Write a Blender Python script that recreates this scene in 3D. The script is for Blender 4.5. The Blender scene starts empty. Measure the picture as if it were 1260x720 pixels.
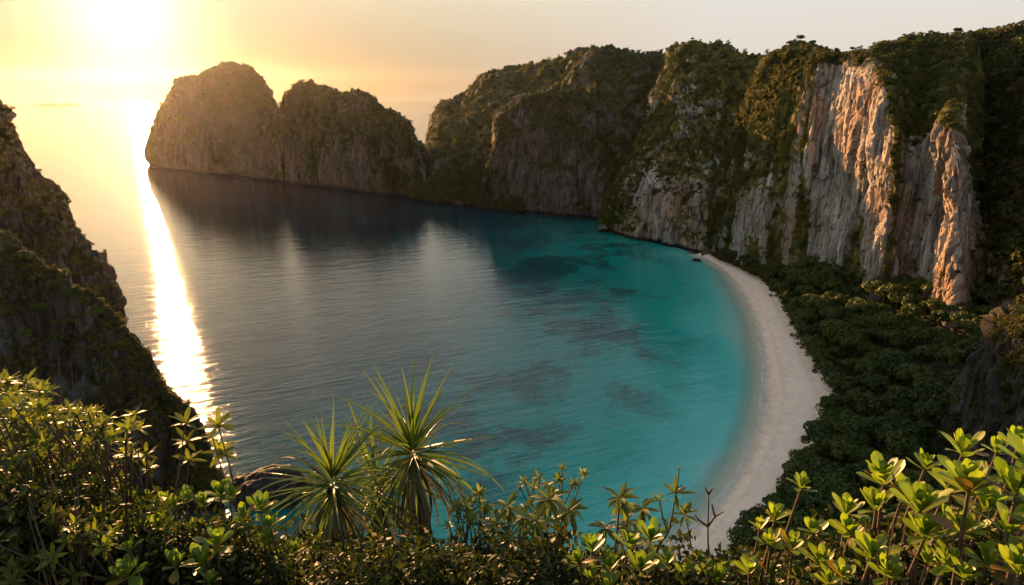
import bpy, bmesh, math, random
import numpy as np
from mathutils import Vector, Matrix, Quaternion
HAZE = .0000085
VEIL_FALL = 2.2; VEIL_FAR = (1.56, 1.38, 1.18, 1); VEIL_FAR_UP = (1.68, 1.63, 1.52, 1); VEIL_NEAR = (1.02, .62, .21, 1); VEIL_NEAR_UP = (1.95, 1.66, 1.12, 1)
R = math.radians
rng = np.random.default_rng(7); random.seed(7)
sc = bpy.context.scene; COL = sc.collection

# ------------------------------------------------------------------ camera
F = 820.; H = 90.; PITCH = math.atan(253.4 / F); CP, SP = math.cos(PITCH), math.sin(PITCH)
cam = bpy.data.cameras.new('camera'); cam.sensor_width = 36.; cam.lens = 36. * F / 1260.
cam.clip_start = 0.05; cam.clip_end = 90000.
camo = bpy.data.objects.new('camera', cam); COL.objects.link(camo)
camo.location = (0, 0, H); camo.rotation_euler = (math.pi / 2 - PITCH, 0, 0); sc.camera = camo

# ------------------------------------------------------------------ sky, sun, exposure
SUN_EL, SUN_AZ = R(4.95), R(-28.3)
SD = Vector((math.sin(SUN_AZ) * math.cos(SUN_EL), math.cos(SUN_AZ) * math.cos(SUN_EL), math.sin(SUN_EL)))
w = bpy.data.worlds.new('World'); sc.world = w; w.use_nodes = True
nt = w.node_tree; nt.nodes.clear()
def wn(t, **k):
    n = nt.nodes.new(t)
    for a, b in k.items(): setattr(n, a, b)
    return n
sky = wn('ShaderNodeTexSky'); sky.sky_type = 'NISHITA'; sky.sun_disc = False
sky.sun_elevation = SUN_EL; sky.sun_rotation = SUN_AZ; sky.altitude = 60
sky.air_density = 1.0; sky.dust_density = 1.2; sky.ozone_density = 1.4
tc = wn('ShaderNodeTexCoord')
dot = wn('ShaderNodeVectorMath', operation='DOT_PRODUCT'); dot.inputs[1].default_value = SD
nt.links.new(tc.outputs['Generated'], dot.inputs[0])
def glow(power, amp):                       # the aureole round the sun
    m = wn('ShaderNodeMath', operation='MAXIMUM'); nt.links.new(dot.outputs['Value'], m.inputs[0]); m.inputs[1].default_value = 0
    p = wn('ShaderNodeMath', operation='POWER'); nt.links.new(m.outputs[0], p.inputs[0]); p.inputs[1].default_value = power
    q = wn('ShaderNodeMath', operation='MULTIPLY'); nt.links.new(p.outputs[0], q.inputs[0]); q.inputs[1].default_value = amp
    return q
g1, g2 = glow(420, 3.0), glow(30, .12)
ga = wn('ShaderNodeMath', operation='ADD'); nt.links.new(g1.outputs[0], ga.inputs[0]); nt.links.new(g2.outputs[0], ga.inputs[1])
gc = wn('ShaderNodeMix', data_type='RGBA', blend_type='MULTIPLY'); gc.inputs[0].default_value = 1
nt.links.new(ga.outputs[0], gc.inputs[6]); gc.inputs[7].default_value = (1.0, .80, .45, 1)
# hazy air low over the sea: a veil that thins with height, all round the horizon, warmer towards the sun
sep = wn('ShaderNodeSeparateXYZ'); nt.links.new(tc.outputs['Generated'], sep.inputs[0])
ab = wn('ShaderNodeMath', operation='ABSOLUTE'); nt.links.new(sep.outputs[2], ab.inputs[0])
vm = wn('ShaderNodeMath', operation='MULTIPLY'); nt.links.new(ab.outputs[0], vm.inputs[0]); vm.inputs[1].default_value = -VEIL_FALL
ve = wn('ShaderNodeMath', operation='EXPONENT'); nt.links.new(vm.outputs[0], ve.inputs[0])
mp = wn('ShaderNodeMapping'); mp.inputs['Scale'].default_value = (2.2, 2.2, 22); nt.links.new(tc.outputs['Generated'], mp.inputs[0])
cn = wn('ShaderNodeTexNoise'); cn.inputs['Scale'].default_value = 1.5; cn.inputs['Detail'].default_value = 6; nt.links.new(mp.outputs[0], cn.inputs['Vector'])
cr = wn('ShaderNodeMapRange'); cr.inputs[1].default_value = .35; cr.inputs[2].default_value = .75; cr.inputs[3].default_value = 1.3; cr.inputs[4].default_value = 1.24
nt.links.new(cn.outputs['Fac'], cr.inputs[0])
vf = wn('ShaderNodeMath', operation='MULTIPLY', use_clamp=True); nt.links.new(ve.outputs[0], vf.inputs[0]); nt.links.new(cr.outputs[0], vf.inputs[1])
wr = wn('ShaderNodeMapRange'); wr.inputs[1].default_value = .72; wr.inputs[2].default_value = 1.; nt.links.new(dot.outputs['Value'], wr.inputs[0])
vc = wn('ShaderNodeMix', data_type='RGBA'); nt.links.new(wr.outputs[0], vc.inputs[0]); vc.inputs[6].default_value = VEIL_FAR; vc.inputs[7].default_value = VEIL_NEAR
vu = wn('ShaderNodeMix', data_type='RGBA'); nt.links.new(wr.outputs[0], vu.inputs[0]); vu.inputs[6].default_value = VEIL_FAR_UP; vu.inputs[7].default_value = VEIL_NEAR_UP
eh = wn('ShaderNodeMapRange'); eh.inputs[1].default_value = 0.; eh.inputs[2].default_value = .15; nt.links.new(ab.outputs[0], eh.inputs[0])
vx_ = wn('ShaderNodeMix', data_type='RGBA'); nt.links.new(eh.outputs[0], vx_.inputs[0]); nt.links.new(vc.outputs[2], vx_.inputs[6]); nt.links.new(vu.outputs[2], vx_.inputs[7]); vc = vx_
cm = wn('ShaderNodeMix', data_type='RGBA'); nt.links.new(vf.outputs[0], cm.inputs[0]); nt.links.new(sky.outputs[0], cm.inputs[6]); nt.links.new(vc.outputs[2], cm.inputs[7])
add = wn('ShaderNodeMix', data_type='RGBA', blend_type='ADD'); add.inputs[0].default_value = 1
nt.links.new(cm.outputs[2], add.inputs[6]); nt.links.new(gc.outputs[2], add.inputs[7])
bg = wn('ShaderNodeBackground'); bg.inputs['Strength'].default_value = 0.12; nt.links.new(add.outputs[2], bg.inputs[0])
wo = wn('ShaderNodeOutputWorld'); nt.links.new(bg.outputs[0], wo.inputs[0])
sl = bpy.data.lights.new('sun', 'SUN'); sl.energy = 5.; sl.angle = R(.5); sl.color = (1., .51, .20)
so = bpy.data.objects.new('sun', sl); COL.objects.link(so); so.rotation_euler = (-SD).to_track_quat('-Z', 'Y').to_euler()
so.location = (-300, 550, 300)
sc.view_settings.view_transform = 'Standard'; sc.view_settings.look = 'None'
sc.view_settings.exposure = 2.0; sc.view_settings.gamma = 1.
sc.render.engine = 'CYCLES'
cy = sc.cycles; cy.use_denoising = True; cy.max_bounces = 5; cy.diffuse_bounces = 2; cy.glossy_bounces = 3
cy.transmission_bounces = 3; cy.transparent_max_bounces = 12; cy.volume_bounces = 0; cy.sample_clamp_indirect = 6.
cy.use_adaptive_sampling = True; cy.adaptive_threshold = .02; cy.caustics_reflective = False; cy.caustics_refractive = False

# ------------------------------------------------------------------ pixels to directions
def ray(px, py):
    a = (px - 630) / F; b = (360 - py) / F
    return np.array([a, CP + b * SP, -SP + b * CP])
def Gp(px, py, z=0.):                        # where the ray meets height z
    d = ray(px, py); t = (z - H) / d[2]; return np.array([d[0] * t, d[1] * t, z])
def Pp(px, py, r):                           # point of the ray at horizontal range r
    d = ray(px, py); t = r / math.hypot(d[0], d[1]); return np.array([d[0] * t, d[1] * t, H + d[2] * t])
def Wx(px, X, z):                            # point at side distance X, height z, seen in column px
    return np.array([X, (F * X / (px - 630) - (H - z) * SP) / CP, z])

# ------------------------------------------------------------------ noise
def _hash(ix, iy, iz, seed):
    h = (ix * 374761393 + iy * 668265263 + iz * 2147483647 + seed * 1274126177).astype(np.int64) & 0xffffffff
    h = ((h ^ (h >> 13)) * 1274126177) & 0xffffffff
    h = ((h ^ (h >> 16)) * 668265263) & 0xffffffff
    return h ^ (h >> 15)
def noise(p, seed=0):
    i = np.floor(p).astype(np.int64); f = p - i; u = f * f * f * (f * (f * 6 - 15) + 10)
    out = np.zeros(len(p))
    for dx in (0, 1):
        wx = u[:, 0] if dx else 1 - u[:, 0]
        for dy in (0, 1):
            wy = u[:, 1] if dy else 1 - u[:, 1]
            for dz in (0, 1):
                wz = u[:, 2] if dz else 1 - u[:, 2]
                h = _hash(i[:, 0] + dx, i[:, 1] + dy, i[:, 2] + dz, seed)
                gx = (h & 1023) / 511.5 - 1; gy = ((h >> 10) & 1023) / 511.5 - 1; gz = ((h >> 20) & 1023) / 511.5 - 1
                out += wx * wy * wz * (gx * (f[:, 0] - dx) + gy * (f[:, 1] - dy) + gz * (f[:, 2] - dz))
    return out
def fbm(p, o=4, seed=0, gain=.5):
    a = 1.; t = np.zeros(len(p))
    for k in range(o): t += a * noise(p, seed + k * 17); p = p * 2.03; a *= gain
    return t
def ridged(p, o=4, seed=0):
    a = 1.; t = np.zeros(len(p))
    for k in range(o): t += a * (1 - 2.2 * np.abs(noise(p, seed + k * 13))); p = p * 2.07; a *= .5
    return t / 1.9
def facet(p, seed):
    """broken rock: every cell of a jittered lattice is one tilted flat face"""
    i = np.floor(p).astype(np.int64); best = np.full(len(p), 1e9); second = best.copy(); out = np.zeros(len(p))
    for dx in (-1, 0, 1):
        for dy in (-1, 0, 1):
            for dz in (-1, 0, 1):
                h = _hash(i[:, 0] + dx, i[:, 1] + dy, i[:, 2] + dz, seed); h2 = _hash(i[:, 0] + dx, i[:, 1] + dy, i[:, 2] + dz, seed + 77)
                q = p - (i + [dx, dy, dz]) - np.stack([(h & 1023) / 1023., ((h >> 10) & 1023) / 1023., ((h >> 20) & 1023) / 1023.], -1)
                d = (q * q).sum(1); m = d < best; second = np.where(m, best, np.minimum(second, d)); best = np.where(m, d, best)
                val = ((h2 & 255) / 127.5 - 1) * .5 + q[:, 0] * (((h2 >> 8) & 255) / 127.5 - 1) * 1.1 + q[:, 1] * (((h2 >> 16) & 255) / 127.5 - 1) * 1.1 + q[:, 2] * (((h2 >> 24) & 255) / 127.5 - 1) * .6
                out = np.where(m, val, out)
    return out, np.sqrt(second) - np.sqrt(best)
def sstep(a, b, x): t = np.clip((x - a) / (b - a), 0, 1); return t * t * (3 - 2 * t)

# ------------------------------------------------------------------ materials
def mat(name):
    m = bpy.data.materials.new(name); m.use_nodes = True; t = m.node_tree; t.nodes.clear()
    o = t.nodes.new('ShaderNodeOutputMaterial')
    def N(ty, _in=None, **k):
        n = t.nodes.new(ty)
        for a, b in k.items(): setattr(n, a, b)
        for a, b in (_in or {}).items():
            if isinstance(b, bpy.types.NodeSocket): t.links.new(b, n.inputs[a])
            else: n.inputs[a].default_value = b
        return n
    return m, t, o, N
def ramp(N, fac, stops):
    r = N('ShaderNodeValToRGB', {0: fac}); e = r.color_ramp.elements
    e[0].position, e[0].color = stops[0][0], (*stops[0][1], 1); e[1].position, e[1].color = stops[-1][0], (*stops[-1][1], 1)
    for p, c_ in stops[1:-1]: q = e.new(p); q.color = (*c_, 1)
    return r.outputs[0]
def mixc(N, f, a, b, blend='MIX'):
    n = N('ShaderNodeMix', data_type='RGBA', blend_type=blend)
    t = n.id_data
    for i, v in ((0, f), (6, a), (7, b)):
        if isinstance(v, bpy.types.NodeSocket): t.links.new(v, n.inputs[i])
        else: n.inputs[i].default_value = v if i == 0 else (*v, 1)
    return n.outputs[2]

def rock_material(name, dark, mid, light, stain, stain_amt, green_a, green_b):
    m, t, o, N = mat(name)
    g = N('ShaderNodeNewGeometry'); P_ = g.outputs['Position']
    mp = N('ShaderNodeMapping', {0: P_, 'Scale': (.16, .16, .022)})
    n1 = N('ShaderNodeTexNoise', {'Vector': mp.outputs[0], 'Scale': 1., 'Detail': 8., 'Roughness': .65, 'Distortion': .6})
    mp3 = N('ShaderNodeMapping', {0: P_, 'Scale': (.8, .8, .05)})
    n3 = N('ShaderNodeTexNoise', {'Vector': mp3.outputs[0], 'Scale': 1., 'Detail': 5., 'Roughness': .6})
    n2 = N('ShaderNodeTexNoise', {'Vector': P_, 'Scale': .035, 'Detail': 6., 'Roughness': .6})
    c = ramp(N, n1.outputs['Fac'], [(.28, dark), (.46, mid), (.62, light), (.8, light)])
    sf = N('ShaderNodeMapRange', {0: n2.outputs['Fac'], 1: .46, 2: .66, 3: 0., 4: stain_amt})
    c = mixc(N, sf.outputs[0], c, stain)
    st = N('ShaderNodeMapRange', {0: n3.outputs['Fac'], 1: .5, 2: .64, 3: 0., 4: .8})
    c = mixc(N, st.outputs[0], c, tuple(x * .42 for x in dark))
    cav = N('ShaderNodeAttribute', attribute_name='wear')          # black algae band at the water line, tide notch
    c = mixc(N, cav.outputs['Fac'], c, (.018, .016, .014))
    va = N('ShaderNodeAttribute', attribute_name='veg')
    n4 = N('ShaderNodeTexNoise', {'Vector': P_, 'Scale': .55, 'Detail': 7., 'Roughness': .7})
    va2 = N('ShaderNodeMath', {0: va.outputs['Fac'], 1: n4.outputs['Fac']}, operation='ADD')
    vf = N('ShaderNodeMapRange', {0: va2.outputs[0], 1: .93, 2: 1.12})
    n5 = N('ShaderNodeTexNoise', {'Vector': P_, 'Scale': .16, 'Detail': 6., 'Roughness': .65})
    gcol = ramp(N, n5.outputs['Fac'], [(.32, green_a), (.68, green_b)])
    c = mixc(N, vf.outputs[0], c, gcol)
    mb = N('ShaderNodeMapping', {0: P_, 'Scale': (1., 1., .22)})
    nb = N('ShaderNodeTexNoise', {'Vector': mb.outputs[0], 'Scale': .42, 'Detail': 9., 'Roughness': .72})
    b1 = N('ShaderNodeBump', {'Height': nb.outputs['Fac'], 'Strength': .8, 'Distance': .9})
    nb2 = N('ShaderNodeTexNoise', {'Vector': P_, 'Scale': 1.5, 'Detail': 4., 'Roughness': .7})
    b2 = N('ShaderNodeBump', {'Height': nb2.outputs['Fac'], 'Strength': .7, 'Distance': .55, 'Normal': b1.outputs[0]})
    p = N('ShaderNodeBsdfPrincipled', {'Base Color': c, 'Roughness': .95, 'Specular IOR Level': .15, 'Normal': b2.outputs[0]})
    t.links.new(p.outputs[0], o.inputs[0]); return m

def leaf_material(name, a, b, trans, rough=.45, spec=.4, scale=3., tcol=1.3):
    m, t, o, N = mat(name)
    oi = N('ShaderNodeObjectInfo'); g = N('ShaderNodeNewGeometry')
    n = N('ShaderNodeTexNoise', {'Vector': g.outputs['Position'], 'Scale': scale, 'Detail': 3.})
    s_ = N('ShaderNodeMath', {0: oi.outputs['Random'], 1: n.outputs['Fac']}, operation='ADD')
    ri = N('ShaderNodeMath', {0: s_.outputs[0], 1: g.outputs['Random Per Island']}, operation='ADD')
    f = N('ShaderNodeMapRange', {0: ri.outputs[0], 1: .7, 2: 2.2})
    c = mixc(N, f.outputs[0], a, b)
    d = N('ShaderNodeBsdfPrincipled', {'Base Color': c, 'Roughness': rough, 'Specular IOR Level': spec})
    tcn = mixc(N, 1., c, (tcol * 1.0, tcol * 1.22, tcol * .45), 'MULTIPLY')
    tr = N('ShaderNodeBsdfTranslucent', {'Color': tcn})
    mx = N('ShaderNodeMixShader', {0: trans, 1: d.outputs[0], 2: tr.outputs[0]})
    t.links.new(mx.outputs[0], o.inputs[0]); return m
def plain(name, a, b, scale, rough=.9, bump=0., spec=.2):
    m, t, o, N = mat(name); g = N('ShaderNodeNewGeometry')
    n = N('ShaderNodeTexNoise', {'Vector': g.outputs['Position'], 'Scale': scale, 'Detail': 6., 'Roughness': .65})
    c = ramp(N, n.outputs['Fac'], [(.3, a), (.7, b)])
    p = N('ShaderNodeBsdfPrincipled', {'Base Color': c, 'Roughness': rough, 'Specular IOR Level': spec})
    if bump:
        bb = N('ShaderNodeBump', {'Height': n.outputs['Fac'], 'Strength': .8, 'Distance': bump}); t.links.new(bb.outputs[0], p.inputs['Normal'])
    t.links.new(p.outputs[0], o.inputs[0]); return m

GA, GB = (.024, .032, .008), (.15, .125, .022)
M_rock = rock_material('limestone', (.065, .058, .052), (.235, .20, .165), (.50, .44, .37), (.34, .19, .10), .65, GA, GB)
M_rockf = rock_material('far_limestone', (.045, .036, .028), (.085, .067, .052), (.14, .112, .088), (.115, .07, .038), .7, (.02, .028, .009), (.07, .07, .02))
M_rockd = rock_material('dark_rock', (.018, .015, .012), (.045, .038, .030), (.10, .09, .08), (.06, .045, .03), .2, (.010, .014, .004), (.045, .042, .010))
M_tree = leaf_material('tree_leaves', (.018, .034, .007), (.088, .105, .014), .25, .55, .25, .25, 1.)
M_bush = leaf_material('cliff_bush_leaves', (.022, .030, .007), (.115, .095, .016), .3, .6, .2, .12, 1.2)
M_bark = plain('bark', (.05, .038, .028), (.13, .10, .075), 6., .95, .02)
M_sand = None

# ------------------------------------------------------------------ mesh helpers
def link(name, me, material=None, parent=None):
    o = bpy.data.objects.new(name, me); COL.objects.link(o)
    if material is not None and me is not None and not len(me.materials): me.materials.append(material)
    if parent is not None: o.parent = parent
    return o
def tag(o, label=None, cat=None, group=None, kind=None):
    for k, v in (('label', label), ('category', cat), ('group', group), ('kind', kind)):
        if v: o[k] = v
    return o
def raw_mesh(name, V, quads=None, tris=None, smooth=True):
    me = bpy.data.meshes.new(name); V = np.asarray(V, np.float32).reshape(-1, 3)
    fs = []; ls = []; 
    q = np.zeros((0, 4), np.int32) if quads is None else np.asarray(quads, np.int32).reshape(-1, 4)
    t = np.zeros((0, 3), np.int32) if tris is None else np.asarray(tris, np.int32).reshape(-1, 3)
    me.vertices.add(len(V)); me.vertices.foreach_set('co', V.ravel())
    loops = np.concatenate([q.ravel(), t.ravel()]); me.loops.add(len(loops)); me.loops.foreach_set('vertex_index', loops)
    st = np.concatenate([np.arange(len(q)) * 4, len(q) * 4 + np.arange(len(t)) * 3]).astype(np.int32)
    me.polygons.add(len(st)); me.polygons.foreach_set('loop_start', st)
    me.polygons.foreach_set('use_smooth', np.full(len(st), smooth)); me.update(calc_edges=True); me.validate()
    return me
def grid_quads(nu, nv):
    a = np.arange(nu * nv).reshape(nu, nv)
    return np.stack([a[:-1, :-1], a[1:, :-1], a[1:, 1:], a[:-1, 1:]], -1).reshape(-1, 4)
def attr(me, name, val):
    a = me.attributes.new(name, 'FLOAT', 'POINT'); a.data.foreach_set('value', np.asarray(val, np.float32).ravel())
def catmull(Pts, t):
    n = len(Pts); i = np.clip(np.floor(t).astype(int), 0, n - 2); f = (t - i).reshape(-1, *([1] * (Pts.ndim - 1)))
    p0, p1, p2, p3 = Pts[np.maximum(i - 1, 0)], Pts[i], Pts[i + 1], Pts[np.minimum(i + 2, n - 1)]
    return .5 * (2 * p1 + (p2 - p0) * f + (2 * p0 - 5 * p1 + 4 * p2 - p3) * f ** 2 + (3 * p1 - p0 - 3 * p2 + p3) * f ** 3)
def grid_normals(V):
    du = np.gradient(V, axis=0); dv = np.gradient(V, axis=1); n = np.cross(du, dv)
    return n / np.maximum(np.linalg.norm(n, axis=2, keepdims=True), 1e-9)

def column(base, edge, top, back=90., z0=-6.):
    """one cross-section: foot, cliff face, cliff edge, upper slope, crest, far side. edge/top = (px, py, setback)"""
    base = np.array(base, float); r = math.hypot(base[0], base[1]); b0 = base.copy(); b0[2] = min(z0, base[2] - 6)
    e = Pp(edge[0], edge[1], r + edge[2]); tp = Pp(top[0], top[1], r + top[2])
    a = tp[:2] / np.linalg.norm(tp[:2])
    m1 = base * .5 + e * .5; m1[:2] = base[:2] * .62 + e[:2] * .38
    m2 = e * .5 + tp * .5; m2[2] = e[2] * .4 + tp[2] * .6
    k1 = np.array([*(tp[:2] + a * back * .35), tp[2] * .93]); k2 = np.array([*(tp[:2] + a * back), z0])
    return np.array([b0, base, m1, e, m2, tp, k1, k2])
VEGPTS = {}
def lower(cols, px):
    for c in cols:
        k = px / F * np.hypot(c[5, 0], c[5, 1]); c[4, 2] -= k * .7; c[5, 2] -= k; c[6, 2] -= k
    return cols
def landform(name, cols, nu, nv, material, amp=(6., 3., 1.), cell=(45., 9., 2.6), veg_bias=0., seed=1, label=None, smooth=True, zflute=3.5, tide=True, veg_fn=None, key=None):
    C = np.array(cols)
    def cap(c): q = c.copy(); q[:, :2] = (c[1, :2] + c[-1, :2]) / 2; return q            # closes the ends
    C = np.concatenate([[cap(C[0])], C, [cap(C[-1])]])
    tu = np.concatenate([np.linspace(0, 1, 5)[:-1], np.linspace(1, len(C) - 2, nu), np.linspace(len(C) - 2, len(C) - 1, 5)[1:]])
    S = catmull(C, tu)                                     # nu x K x 3
    wts = np.array([.04, .2, .22, .24, .2, .06, .04]); tv = [np.linspace(k, k + 1, max(3, int(nv * x)), endpoint=False) for k, x in enumerate(wts)]
    tv = np.concatenate(tv + [[len(wts)]])
    V = np.transpose(catmull(np.transpose(S, (1, 0, 2)), tv), (1, 0, 2)); n_u, n_v = V.shape[:2]
    Nn = grid_normals(V); flat = V.reshape(-1, 3)
    q = flat / cell[0]; d = amp[0] * fbm(q + 3.1, 3, seed)
    warp = fbm(flat / 26., 2, seed + 5)[:, None] * 3.
    fl = (flat + warp) * np.array([1, 1, 1 / zflute]) / cell[1]
    rg = ridged(fl, 4, seed + 9); d += amp[1] * .16 * rg
    d += amp[2] * fbm(flat * np.array([1, 1, .5]) / cell[2], 3, seed + 21)
    f1, e1 = facet((flat + warp * .5) * np.array([1, 1, 1 / zflute]) / (cell[1] * 1.35), seed + 3)
    f2, e2 = facet((flat + warp * .3) * np.array([1, 1, 1 / 3.]) / (cell[1] * .55), seed + 4); f3, e3 = facet(flat * np.array([1, 1, 1 / 2.]) / (cell[1] * .2), seed + 6)
    d += amp[1] * (.72 * f1 + .34 * f2 + .13 * f3 - .30 * np.exp(-(e1 / .10) ** 2) - .16 * np.exp(-(e2 / .14) ** 2))
    sh = np.clip((V[..., 2] + 6) / 12, .25, 1).reshape(-1)
    V2 = (flat + Nn.reshape(-1, 3) * (d * sh)[:, None]).reshape(V.shape)
    if tide:                                               # the sea has cut a notch at the foot
        z = V2[..., 2]; und = 1.6 * np.exp(-((z - 1.) / 1.6) ** 2); V2[..., :2] -= Nn[..., :2] * und[..., None]
    N2 = grid_normals(V2); slope = N2[..., 2].reshape(-1)
    big = fbm(V2.reshape(-1, 3) / np.array([26., 26., 40.]), 3, seed + 40)
    veg = sstep(.12, .62, slope) * .75 + big * .9 + veg_bias + .15 - .10 * np.clip(rg, -1, 1) - .32 * np.clip(f1, -1, 1)
    if veg_fn is not None: veg = veg + veg_fn(V2.reshape(-1, 3), np.repeat(tu, n_v), np.tile(tv, n_u))
    zz = V2[..., 2].reshape(-1)
    veg = np.where(zz < 5, veg - (5 - zz) * .25, veg); veg = np.clip(veg, -.5, 1.)
    wear = np.where(zz < 1.8, 1., 0.) * (.95 if tide else 0) + sstep(5, 1.5, zz) * .25 * (1 if tide else 0)
    me = raw_mesh(name, V2, grid_quads(n_u, n_v), smooth=smooth); attr(me, 'veg', veg); attr(me, 'wear', np.clip(wear, 0, 1))
    o = link(name, me, material); tag(o, label, None, None, 'structure')
    front = np.tile((tv > .9) & (tv < 6.2), n_u)
    VEGPTS[key or name] = (V2.reshape(-1, 3), N2.reshape(-1, 3), veg, front, (n_u, n_v))
    return o

# ------------------------------------------------------------------ cliffs
def cB(px, py, ex, ey, es, tx, ty, ts, z=0., back=90): return column(Gp(px, py, z), (ex, ey, es), (tx, ty, ts), back)
A = [(183, 204, 182, 178, 8), (190, 206, 188, 157, 14), (200, 208, 198, 137, 22), (210, 210, 209, 114, 30), (222, 211, 222, 98, 36), (238, 213, 243, 95, 42), (255, 215, 262, 83, 45),
     (275, 217, 288, 79, 48), (298, 219, 309, 83, 48), (316, 221, 324, 100, 42), (330, 222, 338, 126, 34), (346, 224, 350, 160, 24), (360, 227, 362, 205, 8)]
def simple(rows, es=.25, eh=.55, back=90):
    out = []
    for bx, by, tx, ty, sb in rows:
        ex = bx + (tx - bx) * eh; ey = by + (ty - by) * eh
        out.append(cB(bx, by, ex, ey, sb * es, tx, ty, sb, 0., back))
    return out
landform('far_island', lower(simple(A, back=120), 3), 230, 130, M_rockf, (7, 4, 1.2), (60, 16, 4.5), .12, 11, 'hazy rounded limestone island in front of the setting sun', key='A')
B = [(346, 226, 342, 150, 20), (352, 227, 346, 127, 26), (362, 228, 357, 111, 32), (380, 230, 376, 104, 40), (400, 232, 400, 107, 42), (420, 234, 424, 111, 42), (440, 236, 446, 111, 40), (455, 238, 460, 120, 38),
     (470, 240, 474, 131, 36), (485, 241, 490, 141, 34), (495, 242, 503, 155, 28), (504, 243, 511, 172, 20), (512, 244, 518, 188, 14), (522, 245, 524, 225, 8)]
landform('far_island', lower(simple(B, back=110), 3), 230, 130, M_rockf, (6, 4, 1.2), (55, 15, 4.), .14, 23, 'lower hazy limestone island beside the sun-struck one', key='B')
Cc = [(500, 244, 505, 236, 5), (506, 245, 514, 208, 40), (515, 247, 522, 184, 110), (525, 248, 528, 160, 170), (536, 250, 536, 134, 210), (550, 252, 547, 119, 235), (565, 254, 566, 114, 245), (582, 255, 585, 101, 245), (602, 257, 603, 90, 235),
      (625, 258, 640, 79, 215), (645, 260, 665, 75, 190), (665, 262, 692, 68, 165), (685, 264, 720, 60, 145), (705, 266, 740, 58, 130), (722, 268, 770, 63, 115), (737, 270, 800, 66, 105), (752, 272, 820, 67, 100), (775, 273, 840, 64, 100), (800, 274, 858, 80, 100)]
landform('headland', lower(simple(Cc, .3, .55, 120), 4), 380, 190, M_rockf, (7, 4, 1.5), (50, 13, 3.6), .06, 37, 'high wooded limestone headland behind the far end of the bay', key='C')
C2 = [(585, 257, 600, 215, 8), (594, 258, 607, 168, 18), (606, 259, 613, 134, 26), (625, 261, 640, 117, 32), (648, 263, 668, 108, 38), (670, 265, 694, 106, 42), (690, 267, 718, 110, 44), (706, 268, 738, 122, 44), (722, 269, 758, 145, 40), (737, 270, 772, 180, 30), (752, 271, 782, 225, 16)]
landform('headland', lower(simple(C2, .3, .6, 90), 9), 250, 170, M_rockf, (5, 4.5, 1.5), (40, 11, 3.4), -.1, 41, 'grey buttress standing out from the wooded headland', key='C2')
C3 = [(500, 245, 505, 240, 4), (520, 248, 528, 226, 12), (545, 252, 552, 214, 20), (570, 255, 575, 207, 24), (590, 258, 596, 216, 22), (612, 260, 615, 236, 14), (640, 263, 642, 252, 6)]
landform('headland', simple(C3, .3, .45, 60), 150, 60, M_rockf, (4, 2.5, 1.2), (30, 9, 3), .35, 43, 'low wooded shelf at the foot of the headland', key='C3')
# near cliff with the pale sea wall and the mossy ramp above it
D1 = []
for bx, by, ex, ey, es, tx, ty, ts in [(741, 284, 744, 270, 3, 747, 258, 20), (743, 285, 749, 252, 5, 756, 236, 48), (747, 287, 757, 236, 7, 772, 205, 72), (753, 289, 766, 225, 9, 786, 172, 88), (762, 291, 776, 217, 10, 800, 135, 96), (773, 294, 788, 212, 11, 812, 100, 98),
        (788, 297, 802, 212, 12, 824, 68, 98), (803, 300, 818, 214, 12, 838, 57, 96), (818, 303, 835, 216, 12, 860, 55, 92), (833, 306, 850, 218, 12, 884, 60, 90), (848, 310, 864, 222, 12, 905, 71, 88), (862, 313, 878, 230, 12, 930, 79, 88), (876, 317, 895, 235, 14, 955, 84, 90), (892, 321, 915, 235, 16, 985, 90, 90)]:
    D1.append(cB(bx, by, ex, ey, es, tx, ty, ts, 0., 110))
def d1veg(Vv, tu, tv): return np.where(tv > 3.0, .44, -.14) * sstep(2.6, 3.4, np.where(tv > 3., tv + .2, 6 - tv)) + .5 * sstep(6.5, 3.5, tu) * sstep(1.2, 1.9, tv)
landform('cliff', lower(D1, 5), 400, 300, M_rock, (5, 3.6, .9), (38, 9, 2.4), 0., 53, 'mossy cliff ramp above a pale streaked sea wall', key='D1', veg_fn=d1veg, smooth=False)
D2 = []
for b, e, t_ in [(Gp(866, 314), (876, 262, 3), (880, 246, 8)), (Gp(871, 316), (883, 240, 5), (889, 214, 14)), (Gp(877, 319), (893, 215, 8), (902, 168, 26)), (Gp(885, 322), (905, 190, 12), (917, 124, 36)), (Gp(894, 326), (917, 165, 16), (931, 90, 44)),
        (Gp(905, 332), (928, 150, 18), (943, 67, 48)), (Gp(921, 340), (945, 130, 20), (965, 57, 50)), (Wx(950, 127, 2), (970, 100, 16), (992, 53, 50)), (Wx(978, 133, 5), (1005, 80, 12), (1016, 58, 40)), (Wx(1000, 140, 8), (1032, 80, 6), (1036, 62, 40)),
        (Wx(1030, 139, 12), (1062, 84, 6), (1062, 60, 50)), (Wx(1060, 138, 16), (1085, 100, 7), (1084, 52, 60)), (Wx(1086, 137.5, 18), (1105, 150, 9), (1105, 47, 75)), (Wx(1100, 142, 20), (1118, 165, 9), (1124, 46, 80)), (Wx(1118, 148, 20), (1135, 165, 6), (1146, 44, 85)),
        (Wx(1150, 147, 21), (1160, 155, 6), (1166, 45, 90)), (Wx(1178, 147, 22), (1180, 165, 10), (1184, 45, 95)), (Wx(1196, 158, 22), (1196, 200, 16), (1200, 46, 95)), (Wx(1200, 166, 24), (1200, 240, 12), (1204, 50, 88))]:
    D2.append(column(b, e, t_, 110))
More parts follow.
